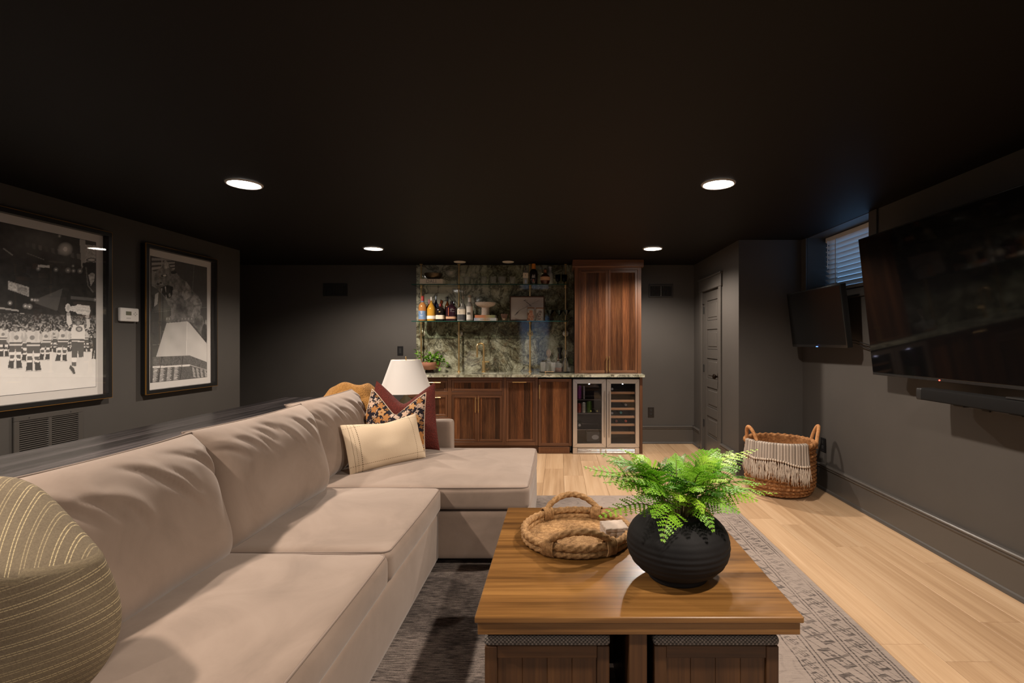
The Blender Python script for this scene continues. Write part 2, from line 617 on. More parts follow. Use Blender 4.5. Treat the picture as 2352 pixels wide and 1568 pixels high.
# right wall with the window opening
WY0, WY1, WZ0, WZ1 = 3.74, 4.69, 1.745, 2.262
b = MB()
b.box(XR, XR+.30, YF, WY0, -.02, CEIL); b.box(XR, XR+.30, WY1, YB, -.02, CEIL)
b.box(XR, XR+.30, WY0, WY1, -.02, WZ0); b.box(XR, XR+.30, WY0, WY1, WZ1, CEIL)
wall_right = struct('wall_right', b, M['wall'], None)
# rear wall, behind the camera, with a tall window
RX0, RX1, RZ0, RZ1 = -1.18, -.26, .55, 2.10
b = MB()
b.box(XN, RX0, YF-.15, YF, -.02, CEIL); b.box(RX1, XR+.3, YF-.15, YF, -.02, CEIL)
b.box(RX0, RX1, YF-.15, YF, -.02, RZ0); b.box(RX0, RX1, YF-.15, YF, RZ1, CEIL)
struct('wall_rear', b, M['wall'], None)
# closet
DY0, DY1, DZ = 5.346, 5.965, 1.88
b = MB()
b.box(XC, XC+.10, YC, DY0, -.02, CEIL); b.box(XC, XC+.10, DY1, YB, -.02, CEIL); b.box(XC, XC+.10, DY0, DY1, DZ, CEIL)
wall_closet = struct('wall_closet_side', b, M['wall'], None)
b = MB(); b.box(XC+.10, XR, YC, YC+.10, -.02, CEIL); struct('wall_closet_front', b, M['wall'], None)

def baseboard(name, p0, p1, nrm, h=.225):
    """board, cap moulding and shoe, run from p0 to p1; nrm points into the room"""
    p0, p1, nn = Vector((*p0, 0)), Vector((*p1, 0)), Vector((*nrm, 0)).normalized()
    prof = [(0, 0), (.030, 0), (.030, .010), (.026, .020), (.018, .026), (.018, h-.042), (.022, h-.038), (.026, h-.030), (.024, h-.020),
            (.030, h-.014), (.030, h-.006), (.024, h), (0, h)]
    mb = MB(); v = []
    for p in (p0, p1):
        for d, z in prof: v.append(p+nn*d+Vector((0, 0, z)))
    n = len(prof)
    f = [(i, (i+1) % n, n+(i+1) % n, n+i) for i in range(n)] + [tuple(range(n-1, -1, -1)), tuple(range(n, 2*n))]
    mb.add(v, f)
    return struct(name, mb, M['trim'], 20)
baseboard('baseboard_right', (XR, YF), (XR, YC), (-1, 0))
baseboard('baseboard_back', (.985, YB), (XC, YB), (0, -1))
baseboard('baseboard_closet', (XC, YB), (XC, DY1+.085), (-1, 0))
baseboard('baseboard_closet_near', (XC, DY0-.085), (XC, YC-.03), (-1, 0))
baseboard('baseboard_closet_front', (XC-.03, YC), (XR, YC), (0, -1))
baseboard('baseboard_left', (XL, YF), (XL, 5.34), (1, 0))
baseboard('baseboard_bar_left', (XN, YB), (-1.80, YB), (0, -1))

# ---- closet door: five recessed panels, casing, hinges, knob
b = MB()
fx = XC+.012
sl = [(DY0+.004, DY0+.115), (DY1-.115, DY1-.004)]
rails = []
z = .006; ph = []
gaps = [.20, .10, .10, .10, .10, .11]
pan_h = (DZ-.010-sum(gaps))/5
zz = .006
for k in range(5):
    rails.append((zz, zz+gaps[k])); zz += gaps[k]
    ph.append((zz, zz+pan_h)); zz += pan_h
rails.append((zz, DZ-.004))
b.box(fx+.014, fx+.035, DY0+.004, DY1-.004, .006, DZ-.004)
for y0, y1 in sl: b.rbox(fx, fx+.0145, y0, y1, .006, DZ-.004, .002)
for z0, z1 in rails: b.rbox(fx, fx+.0145, sl[0][1], sl[1][0], z0, z1, .002)
door = struct('door_1', b, M['door'], 30)
pm = MB()
py0, py1 = sl[0][1]+.004, sl[1][0]-.004
pm.rbox(-.004, .004, -(py1-py0)/2, (py1-py0)/2, -pan_h/2+.004, pan_h/2-.004, .003)
pm.rbox(-.011, .0, -(py1-py0)/2+.035, (py1-py0)/2-.035, -pan_h/2+.035, pan_h/2-.035, .006)
pme = pm.mesh('door_panel', M['door'], 30)
for z0, z1 in ph: share('door_panel', pme, door, (fx+.013, (py0+py1)/2, (z0+z1)/2))
hm = MB(); hm.cyl((0,0,-.042), (0,0,.042), .006, 8); hm.box(-.002, .006, -.022, .022, -.04, .04)
hme = hm.mesh('hinge', M['black'], 30)
for hz in (.33, .98, 1.665): share('hinge', hme, door, (fx-.006, DY1+.002, hz))
kb = MB()
kz, ky = .915, DY0+.072
kb.cyl((fx, ky, kz), (fx-.006, ky, kz), .030, 18)
kb.rbox(fx-.004, fx, ky-.022, ky+.022, kz-.085, kz+.035, .003)
kb.lathe([(.011,0),(.009,.012),(.010,.026),(.022,.033),(.029,.046),(.026,.060),(.012,.066),(.0,.067)], n=18,
         M=Matrix.Translation((fx, ky, kz)) @ Matrix.Rotation(R(-90), 4, 'Y'))
part('door_knob', kb, plain('oil rubbed bronze', (.03,.02,.015), .22, .8), door, 40)
b = MB(); b.rbox(fx-.022, fx, DY1-.02, DY1+.05, 1.735, 1.741, .001); b.cyl((fx-.02, DY1+.04, 1.70), (fx-.02, DY1+.04, 1.74), .004, 8)
part('hinge_stop', b, M['black'], door)
b = MB()
cx0 = XC-.018
b.rbox(cx0, XC, DY0-.078, DY0+.002, 0, DZ+.004, .003); b.rbox(cx0, XC, DY1-.002, DY1+.078, 0, DZ+.004, .003)
b.rbox(cx0-.006, XC, DY0-.10, DY1+.10, DZ+.002, DZ+.135, .003)
b.rbox(cx0-.016, XC, DY0-.112, DY1+.112, DZ+.135, DZ+.155, .003)
b.box(XC, XC+.10, DY0-.002, DY0+.002, 0, DZ); b.box(XC, XC+.10, DY1-.002, DY1+.003, 0, DZ); b.box(XC, XC+.10, DY0, DY1, DZ-.002, DZ)
struct('trim_1', b, M['trim'], 30)

# ---- window 1, high in the right wall, with its blind
sky_glow = emitter('daylight beyond the pane', (.26,.55,1.0), .65)
b = MB()
b.box(2.575, 2.60, WY0, WY1, WZ0, WZ0+.05); b.box(2.575, 2.60, WY0, WY1, WZ1-.05, WZ1)
b.box(2.575, 2.60, WY0, WY0+.05, WZ0, WZ1); b.box(2.575, 2.60, WY1-.05, WY1, WZ0, WZ1)
b.rbox(XR-.035, 2.575, WY0-.03, WY1+.03, WZ0-.028, WZ0, .004)
win = struct('window_1', b, M['trim'], 30)
b = MB(); b.box(2.585, 2.590, WY0+.05, WY1-.05, WZ0+.05, WZ1-.05); part('pane', b, sky_glow, win)
b = MB()
b.rbox(XR-.016, XR, WY1, YC-.002, WZ0-.09, CEIL-.001, .003); b.rbox(XR-.016, XR, WY0-.09, WY0, WZ0-.09, CEIL-.001, .003)
b.rbox(XR-.016, XR, WY0-.09, YC-.002, WZ0-.10, WZ0-.03, .003)
struct('trim_2', b, M['trim'], 30)
slat_w = plain('white painted slat', (.80,.77,.74), .4)
def blind(name, label, x, y0, y1, z0, z1, axis, pitch, tilt, sgn):
    t = thing(name, label, 'blind', (x, (y0+y1)/2, z0) if axis == 'Y' else ((y0+y1)/2, x, z0))
    W = (y1-y0)/2
    def bx(mb, d0, d1, a0, a1, c0, c1, r=.003):
        cx_ = (y0+y1)/2
        if axis == 'Y': mb.rbox(x+d0, x+d1, cx_+a0, cx_+a1, c0, c1, r)
        else: mb.rbox(cx_+a0, cx_+a1, x+d0, x+d1, c0, c1, r)
        return mb
    part('head_rail', bx(MB(), -.022, .022, -W, W, z1-.042, z1), slat_w, t)
    part('bottom_rail', bx(MB(), -.018, .018, -W, W, z0, z0+.030), slat_w, t)
    sm = MB(); sm.rbox(-.0245, .0245, -W, W, -.0014, .0014, .001)
    me = sm.mesh('slat', slat_w, None)
    zz_ = z0+.030+pitch*.7
    while zz_ < z1-.045:
        wl = (x, (y0+y1)/2, zz_) if axis == 'Y' else ((y0+y1)/2, x, zz_)
        o = share('slat', me, t, wl)
        o.rotation_euler = (0, R(tilt), 0) if axis == 'Y' else (R(tilt), 0, R(90))
        if axis != 'Y': o.rotation_euler = Matrix.Rotation(R(90), 3, 'Z').to_euler() if tilt == 0 else (Matrix.Rotation(R(90), 3, 'Z') @ Matrix.Rotation(R(tilt), 3, 'Y')).to_euler()
        zz_ += pitch
    for a in (-W*.68, W*.62):
        mb = MB(); bx(mb, -.027, -.025, a-.006, a+.006, z0+.02, z1-.03, .0004)
        part('ladder_tape', mb, slat_w, t)
    return t
bt = blind('window_blind', 'white slatted blind closed over the small high window by the corner', 2.515, WY0+.01, WY1-.012, WZ0+.002, WZ1-.004, 'Y', .044, 39, 1)
b = MB(); b.cyl((2.480, WY1-.075, WZ1-.04), (2.478, WY1-.078, WZ1-.30), .004, 8); part('tilt_wand', b, slat_w, bt)

# ---- window 2, in the rear wall
b = MB()
b.box(RX0, RX1, YF-.13, YF-.10, RZ0, RZ0+.05); b.box(RX0, RX1, YF-.13, YF-.10, RZ1-.05, RZ1)
b.box(RX0, RX0+.05, YF-.13, YF-.10, RZ0, RZ1); b.box(RX1-.05, RX1, YF-.13, YF-.10, RZ0, RZ1)
b.rbox(RX0-.09, RX0, YF, YF+.018, RZ0-.09, RZ1+.09, .003); b.rbox(RX1, RX1+.09, YF, YF+.018, RZ0-.09, RZ1+.09, .003)
b.rbox(RX0, RX1, YF, YF+.018, RZ1, RZ1+.09, .003); b.rbox(RX0, RX1, YF, YF+.018, RZ0-.09, RZ0, .003)
win2 = struct('window_2', b, M['trim'], 30)
b = MB(); b.box(RX0+.05, RX1-.05, YF-.118, YF-.113, RZ0+.05, RZ1-.05)
part('pane', b, emitter('daylight beyond the rear pane', (.28,.56,1.0), 1.6), win2)
# open slats in front of the rear pane belong to that window
sm = MB(); sm.rbox(RX0+.01, RX1-.01, -.0245, .0245, -.0014, .0014, .001)
b = MB(); sm2 = MB(); sm2.rbox(-(RX1-RX0)/2+.01, (RX1-RX0)/2-.01, -.0245, .0245, -.0014, .0014, .001)
me = sm2.mesh('slat', slat_w, None)
zz = RZ0+.05
while zz < RZ1-.04:
    share('slat', me, win2, ((RX0+RX1)/2, YF-.06, zz), rot=(R(-40), 0, 0)); zz += .043

# ================================================================== recessed ceiling lights
lens_on = emitter('lit lens', (1.0, .93, .84), 22)
trim_white = plain('white light trim', (.50,.47,.44), .5)
def ring_mb(x, y, r0=.088, r1=.103):
    mb = MB()
    mb.lathe([(r0, CEIL-.001), (r0, CEIL-.005), (r0+.004, CEIL-.009), (r1-.004, CEIL-.008), (r1, CEIL-.001)], (x, y, 0), 40, cap=False)
    return mb
def lens_mb(x, y, r=.088):
    mb = MB(); mb.lathe([(0, CEIL-.003), (r*.7, CEIL-.004), (r, CEIL-.002), (r, CEIL-.0005), (0, CEIL-.0005)], (x, y, 0), 36, cap=False)
    return mb
lab = {(0,0): 'lit recessed light above the console, in front of the framed photographs',
       (0,1): 'lit recessed light above the far end of the sofa, near the black vent',
       (1,0): 'lit recessed light in front of the large television',
       (1,1): 'lit recessed light in front of the tall walnut cabinet and closet door'}
for i, lx in enumerate(LAMP_X):
    for j, ly in enumerate(LAMP_Y):
        if j < 2:
            t = thing('ceiling_light', lab[(i, j)], 'ceiling light', (lx, ly, CEIL), 'lit recessed ceiling lights')
            part('trim_ring', ring_mb(lx, ly), trim_white, t); part('lens', lens_mb(lx, ly), lens_on, t)
        else:
            r_ = part('light_ring', ring_mb(lx, ly), trim_white, ceiling); part('light_lens', lens_mb(lx, ly), lens_on, r_)
lens_off = plain('unlit frosted lens', (.62,.56,.50), .5)
for px, w in ((1056, 'beside the second brass post'), (1167, 'over the clear tumblers')):
    x, y = ax(px, 6.09), 6.09
    t = thing('bar_ceiling_light', 'small unlit pale round ceiling light above the glass shelves, ' + w, 'ceiling light', (x, y, CEIL), 'unlit lights over the bar')
    part('trim_ring', ring_mb(x, y, .058, .072), lens_off, t); part('lens', lens_mb(x, y, .058), lens_off, t)

# ================================================================== wall fittings
def louver_vent(name, label, cat, px0, px1, py0, py1, nl, mt, mtd):
    x0, x1 = ax(px0, YB), ax(px1, YB); z1, z0 = az(py0, YB), az(py1, YB)
    t = thing(name, label, cat, ((x0+x1)/2, YB, z0))
    b = MB(); y0 = YB-.012; e = .020
    b.rbox(x0, x1, y0, YB, z0, z0+e, .002); b.rbox(x0, x1, y0, YB, z1-e, z1, .002)
    b.rbox(x0, x0+e, y0, YB, z0+e, z1-e, .002); b.rbox(x1-e, x1, y0, YB, z0+e, z1-e, .002)
    part('vent_frame', b, mt, t)
    b = MB(); b.box(x0+e, x1-e, YB-.003, YB-.001, z0+e, z1-e); part('dark_opening', b, mtd, t)
    lm = MB(); lm.box(-.0012, .0012, -.006, .006, z0+e-(z0+z1)/2, z1-e-(z0+z1)/2)
    me = lm.mesh('louver', mt, None)
    for k in range(nl):
        x = x0+e+(x1-x0-2*e)*(k+.5)/nl
        share('louver', me, t, (x, YB-.007, (z0+z1)/2), rot=(0, 0, R(38 if k < nl/2 else -38)))
    return t, x0, x1, z0, z1
louver_vent('air_vent', 'black rectangular air vent high on the dark wall left of the bar', 'vent', 743, 799, 651.5, 680, 18, M['black'], M['black'])
grey_metal = plain('charcoal painted metal', (.035,.033,.032), .4)
t, x0, x1, z0, z1 = louver_vent('air_vent', 'dark grey louvered air vent on the wall right of the tall walnut cabinet', 'vent', 1490, 1545.5, 653.5, 683, 16, grey_metal, M['black'])
b = MB(); b.rbox((x0+x1)/2-.006, (x0+x1)/2+.006, YB-.013, YB-.002, z0+.02, z1-.02, .002); part('center_bar', b, M['steel'], t)

def plate(name, label, cat, c, w, h, face, kind):
    """small wall plate; face is 'y' (on the bar wall) or 'x' (on the right wall)"""
    t = thing(name, label, cat, c)
    def bx(mb, u0, u1, z0, z1, d0, d1, r=.0015):
        if face == 'y': mb.rbox(c[0]+u0, c[0]+u1, c[1]-d1, c[1]-d0, c[2]+z0, c[2]+z1, r)
        else: mb.rbox(c[0]-d1, c[0]-d0, c[1]+u0, c[1]+u1, c[2]+z0, c[2]+z1, r)
        return mb
    part('cover_plate', bx(MB(), -w/2, w/2, -h/2, h/2, 0, .006), M['black_gloss'], t)
    if kind == 'outlet':
        for s in (-1, 1):
            r_ = part('receptacle', bx(MB(), -.017, .017, s*.022-.015, s*.022+.015, .006, .009), M['black'], t)
            mb = MB()
            for u in (-.006, .006): bx(mb, u-.0012, u+.0012, s*.022-.004, s*.022+.005, .0088, .0094, .0003)
            part('slot', mb, grey_metal, r_)
    else:
        part('switch_paddle', bx(MB(), -.016, .016, -.034, .034, .006, .010), M['black'], t)
    b2 = MB()
    for s in (-1, 1): bx(b2, -.0025, .0025, s*(h/2-.010)-.0025, s*(h/2-.010)+.0025, .006, .0068, .0006)
    part('screw', b2, grey_metal, t)
    return t
c = at(919.5, 805.5, YB); plate('light_switch', 'black light switch plate on the dark wall just left of the bar', 'switch', c, .074, .118, 'y', 'switch')
c = at(1495, 946.5, YB); plate('wall_outlet', 'black electrical outlet low on the wall beside the beverage cooler', 'outlet', c, .078, .125, 'y', 'outlet')
Yo = FPX*XR/(1891.5-CX)
plate('wall_outlet', 'black electrical outlet low on the right wall beside the wicker basket', 'outlet', (XR, Yo, az(1021, Yo)), .080, .120, 'x', 'outlet')

# return air grille on the left wall
t = thing('return_air_grille', 'charcoal metal return air grille low on the left wall under the wide framed photograph', 'vent', (XL, 3.34, .37))
gy0, gy1, gz0, gz1 = 3.113, 3.566, .37, .828
b = MB(); e = .034
b.rbox(XL, XL+.014, gy0, gy1, gz0, gz0+e, .003); b.rbox(XL, XL+.014, gy0, gy1, gz1-e, gz1, .003)
b.rbox(XL, XL+.014, gy0, gy0+e, gz0+e, gz1-e, .003); b.rbox(XL, XL+.014, gy1-e, gy1, gz0+e, gz1-e, .003)
gm = (gy0+gy1)/2
b.rbox(XL, XL+.012, gm-.012, gm+.012, gz0+e, gz1-e, .003)
part('grille_frame', b, M['trim'], t)
b = MB(); b.box(XL+.0005, XL+.002, gy0+e, gy1-e, gz0+e, gz1-e); part('dark_opening', b, M['black'], t)
hw = (gm-.012-gy0-e)/2
lm = MB(); lm.box(-.006, .006, -hw, hw, -.0009, .0009); me = lm.mesh('louver', M['trim'], None)
for k in range(29):
    for yc in (gy0+e+hw, gm+.012+hw):
        share('louver', me, t, (XL+.0075, yc, gz0+e+.0135*(k+.5)), rot=(0, R(35), 0))
b = MB()
for yc in (gy0+.09, gy1-.09):
    b.lathe([(.005,0),(.004,.002),(0,.0026)], n=10, M=Matrix.Translation((XL+.014, yc, gz1-.017)) @ Matrix.Rotation(R(90), 4, 'Y'))
part('screw', b, grey_metal, t)

# thermostat
ty0, ty1, tz0, tz1 = 3.855, 4.025, 1.452, 1.560
t = thing('thermostat', 'white digital thermostat on the left wall between the two framed photographs', 'thermostat', (XL, (ty0+ty1)/2, (tz0+tz1)/2))
b = MB(); b.rbox(XL, XL+.030, ty0, ty1, tz0, tz1, .010, 3); part('housing', b, M['white'], t)
b = MB(); b.rbox(XL+.0295, XL+.0312, ty0+.045, ty0+.095, tz0+.050, tz0+.080, .0006); part('display', b, plain('grey green display', (.16,.17,.13), .2), t)
b = MB()
for dy, dz in ((0,.011),(0,-.011),(.013,0),(-.013,0)):
    b.rbox(XL+.0295, XL+.032, ty0+.132+dy-.005, ty0+.132+dy+.005, tz0+.062+dz-.004, tz0+.062+dz+.004, .001)
part('button', b, plain('grey key', (.45,.44,.42), .5), t)
b = MB(); b.rbox(XL+.0295, XL+.0308, ty0+.05, ty0+.09, tz0+.022, tz0+.032, .0005); part('lower_tab', b, plain('grey key', (.55,.54,.52), .5), t)
# ================================================================== televisions on the right wall
def tilt_box_frame(y0, y1, zb, zt, xb, xt, twist=0.):
    """matrix whose local x runs from far to near along the wall, y up the tilted face, z toward the room"""
    c = Vector(((xb+xt)/2, (y0+y1)/2, (zb+zt)/2))
    right = Vector((twist, -1, 0)); up = Vector((xt-xb, 0, zt-zb))
    return frame_mat(c, right, up), (y1-y0)/2, up.length/2
screen_m = plain('dark glossy screen', (.003,.003,.0033), .05, spec=.28)
bezel_m = plain('black bezel', (.010,.010,.010), .22)
# large television
F, W, H = tilt_box_frame(1.78, 3.50, 1.066, 2.009, 2.197, 2.093)
t = thing('television', 'large flat black television tilted forward on the right wall', 'television', (2.30, 2.64, 1.54), 'wall televisions')
b = MB(); b.rbox(-W, W, -H, H, -.030, 0, .004, 2, F); part('tv_body', b, bezel_m, t)
b = MB(); b.rbox(-W+.008, W-.008, -H+.020, H-.008, -.004, .0012, .0006, 1, F); part('screen', b, screen_m, t)
b = MB(); b.rbox(-W+.006, W-.006, -H+.001, -H+.016, -.004, .004, .002, 1, F); part('lower_bezel', b, plain('polished black bezel', (.02,.02,.02), .12), t)
b = MB(); b.lathe([(.0,.0),(.004,.0),(.004,.004),(0,.005)], n=10, M=F @ Matrix.Translation((-W+.62, -H+.009, .003)))
part('standby_light', b, emitter('red standby light', (1,.05,.03), 6), t)
b = MB(); b.rbox(2.245, 2.329, 2.35, 2.95, 1.35, 1.75, .004); b.box(2.215, 2.25, 2.42, 2.46, 1.30, 1.80); b.box(2.215, 2.25, 2.84, 2.88, 1.30, 1.80)
part('wall_mount', b, M['black'], t)
# small television
F, W, H = tilt_box_frame(3.755, 4.60, 1.248, 1.732, 2.158, 2.102, .02)
t = thing('television', 'small black television beneath the high window near the corner', 'television', (2.30, 4.18, 1.49), 'wall televisions')
b = MB(); b.rbox(-W, W, -H, H, -.045, 0, .004, 2, F); part('tv_body', b, bezel_m, t)
b = MB(); b.rbox(-W+.012, W-.012, -H+.022, H-.012, -.004, .0012, .0006, 1, F); part('screen', b, plain('satin dark screen', (.004,.004,.004), .25, spec=.25), t)
b = MB(); b.rbox(-.012, .012, -H+.003, -H+.008, -.002, .004, .001, 1, F); part('standby_light', b, emitter('blue standby light', (.08,.2,1), 5), t)
b = MB(); b.rbox(2.235, 2.329, 4.05, 4.33, 1.38, 1.62, .004); b.box(2.215, 2.24, 4.08, 4.12, 1.34, 1.66); b.box(2.215, 2.24, 4.26, 4.30, 1.34, 1.66)
part('wall_mount', b, M['black'], t)
# cables from behind the small television
for k, (za, zb) in enumerate(((1.315, 1.295), (1.295, 1.265))):
    b = MB(); b.tube([(2.25, 3.98, za), (2.29, 3.85, za-.015), (2.31, 3.70, zb-.03), (2.31, 3.55, zb-.025), (2.28, 3.40, zb+.02)], .004, 8)
    solo('cable', b, M['black'], ('upper' if k == 0 else 'lower')+' thin black cable running along the wall from small television to large one', 'cable', 'television cables', loc=(2.31, 3.7, za))
# soundbar under the large television
sx0, sx1 = 2.13, 2.235
sz1, sz0 = 1.022, .955
t = thing('soundbar', 'long dark grey soundbar hung below the large television', 'soundbar', (2.2, 2.5, sz0))
b = MB(); b.rbox(sx0, sx1, 1.98, 2.985, sz0, sz1, .008, 3); part('housing', b, plain('grey speaker cloth', (.0075,.0072,.0072), .9, spec=.15, var=.3, vscale=260), t)
b = MB(); b.rbox(sx0-.001, sx1, 2.94, 2.986, sz0-.001, sz1+.001, .008, 3); part('end_cap', b, M['black'], t)
for yy in (2.38, 2.72):
    b = MB(); b.rbox(2.17, 2.328, yy-.035, yy+.035, sz0-.012, sz0-.001, .002); b.rbox(2.318, 2.329, yy-.025, yy+.025, sz0-.04, sz0+.02, .002)
    part('wall_bracket', b, M['black'], t)
b = MB(); b.rbox(2.14, 2.20, 2.17, 2.40, sz1+.001, sz1+.012, .003)
solo('media_box', b, plain('glossy dark plastic', (.03,.03,.03), .1), 'thin glossy dark media box on top of the soundbar', 'media player', loc=(2.17, 2.3, sz1))

# ================================================================== framed photographs on the left wall
class Raster:
    def __init__(s, y0, y1, z0, z1, step, zoom_off, zoom_k, xw):
        s.y0, s.y1, s.z0, s.z1, s.xw = y0, y1, z0, z1, xw
        s.nx = int((y1-y0)/step); s.nz = int((z1-z0)/step)
        ys = np.linspace(y0, y1, s.nx+1); zs = np.linspace(z0, z1, s.nz+1)
        YY, ZZ = np.meshgrid(ys, zs)
        # measuring coordinates of the print (as it was measured off the photograph)
        s.U = ((xw/YY*FPX + CX)-zoom_off[0])*zoom_k
        s.V = ((CY+(EYE-ZZ)/YY*FPX)-zoom_off[1])*zoom_k
        s.c = np.zeros(YY.shape)
        s.rng = np.random.default_rng(4)
    def poly(s, pts, val, a=1.0):
        inside = np.zeros(s.U.shape, bool)
        n = len(pts)
        for i in range(n):
            x0, y0 = pts[i]; x1, y1 = pts[(i+1) % n]
            if y0 == y1: continue
            cnd = (s.V >= min(y0, y1)) & (s.V < max(y0, y1))
            inside ^= cnd & (s.U < x0+(s.V-y0)*(x1-x0)/(y1-y0))
        s.c[inside] = s.c[inside]*(1-a)+val*a
        return inside
    def ell(s, cx, cy, rx, ry, val, a=1.0, soft=0):
        d = ((s.U-cx)/rx)**2+((s.V-cy)/ry)**2
        if soft:
            w = np.clip(1-d, 0, 1)*a; s.c = s.c*(1-w)+val*w
        else:
            m = d < 1; s.c[m] = s.c[m]*(1-a)+val*a
    def line(s, x0, y0, x1, y1, w, val, a=1.0):
        dx, dy = x1-x0, y1-y0; L = math.hypot(dx, dy); nx, ny = -dy/L*w/2, dx/L*w/2
        s.poly([(x0+nx,y0+ny),(x1+nx,y1+ny),(x1-nx,y1-ny),(x0-nx,y0-ny)], val, a)
    def smooth_noise(s, k):
        h, w = s.c.shape
        g_ = s.rng.random((max(2, h//k+3), max(2, w//k+3)))
        yi = np.arange(h)/k; xi = np.arange(w)/k
        y0 = yi.astype(int); x0 = xi.astype(int); fy = (yi-y0)[:, None]; fx = (xi-x0)[None, :]
        return (g_[y0][:, x0]*(1-fy)*(1-fx)+g_[y0+1][:, x0]*fy*(1-fx)+g_[y0][:, x0+1]*(1-fy)*fx+g_[y0+1][:, x0+1]*fy*fx)
    def mesh_part(s, name, parent, mt, x):
        v = []; nx, nz = s.nx, s.nz
        ys = np.linspace(s.y0, s.y1, nx+1); zs = np.linspace(s.z0, s.z1, nz+1)
        YY, ZZ = np.meshgrid(ys, zs)
        o = WL[parent.name]
        co = np.stack([np.full(YY.shape, x-o.x), YY-o.y, ZZ-o.z], -1).reshape(-1, 3)
        ii = np.arange((nx+1)*(nz+1)).reshape(nz+1, nx+1)
        q = np.stack([ii[:-1,:-1], ii[:-1,1:], ii[1:,1:], ii[1:,:-1]], -1).reshape(-1, 4)
        me = bpy.data.meshes.new(name)
        me.vertices.add(len(co)); me.vertices.foreach_set('co', co.ravel())
        me.loops.add(q.size); me.loops.foreach_set('vertex_index', q.ravel())
        me.polygons.add(len(q)); me.polygons.foreach_set('loop_start', np.arange(0, q.size, 4)); me.polygons.foreach_set('loop_total', np.full(len(q), 4))
        me.update(calc_edges=True)
        at_ = me.color_attributes.new('ink', 'FLOAT_COLOR', 'POINT')
        cc = np.clip(s.c*1.25, 0, 1).reshape(-1)**.88
        rgba = np.stack([cc, cc*.965, cc*.925, np.ones_like(cc)], -1)
        at_.data.foreach_set('color', rgba.ravel().astype(np.float32))
        me.materials.append(mt)
        return _link(name, me, parent, o)
g = G('photographic print'); g.set(color=g.attr('ink'), rough=.6); M['print'] = g.mat
M['pane'] = clear_glass('picture glass', refl=.9)
gold = plain('gold leaf edge', (.40,.21,.05), .4, .7)
frame_black = plain('black frame lacquer', (.010,.010,.010), .35)
mat_board = plain('white mat board', (.66,.63,.60), .8)

def picture(label, y0, y1, z0, z1, matw, raster_fn):
    t = thing('framed_photograph', label, 'picture', (XL, (y0+y1)/2, z0), 'framed photographs on the left wall')
    d = .052; fw = .030; X = XL
    b = MB()
    b.rbox(X, X+d, y0, y1, z0, z0+fw, .0015); b.rbox(X, X+d, y0, y1, z1-fw, z1, .0015)
    b.rbox(X, X+d, y0, y0+fw, z0+fw, z1-fw, .0015); b.rbox(X, X+d, y1-fw, y1, z0+fw, z1-fw, .0015)
    part('frame', b, frame_black, t)
    b = MB(); g0 = .0035
    b.box(X+d-.012, X+d-.002, y0-g0, y1+g0, z0-g0, z0); b.box(X+d-.012, X+d-.002, y0-g0, y1+g0, z1, z1+g0)
    b.box(X+d-.012, X+d-.002, y0-g0, y0, z0, z1); b.box(X+d-.012, X+d-.002, y1, y1+g0, z0, z1)
    part('gold_edge', b, gold, t, label='thin gold outer edge')
    b = MB(); b.box(X+.002, X+.008, y0+fw, y1-fw, z0+fw, z1-fw); part('mat_board', b, mat_board, t)
    py0, py1, pz0, pz1 = y0+fw+matw, y1-fw-matw, z0+fw+matw, z1-fw-matw
    b = MB(); k = .0025
    for q in ((py0-k, py1+k, pz0-k, pz0), (py0-k, py1+k, pz1, pz1+k), (py0-k, py0, pz0, pz1), (py1, py1+k, pz0, pz1)):
        b.box(X+.0078, X+.0088, *q)
    part('mat_bevel', b, frame_black, t)
    raster_fn(py0, py1, pz0, pz1, X+.0092).mesh_part('print', t, M['print'], X+.0092)
    b = MB(); b.box(X+.040, X+.0415, y0+fw-.002, y1-fw+.002, z0+fw-.002, z1-fw+.002); part('glass_pane', b, M['pane'], t, None)
    return t

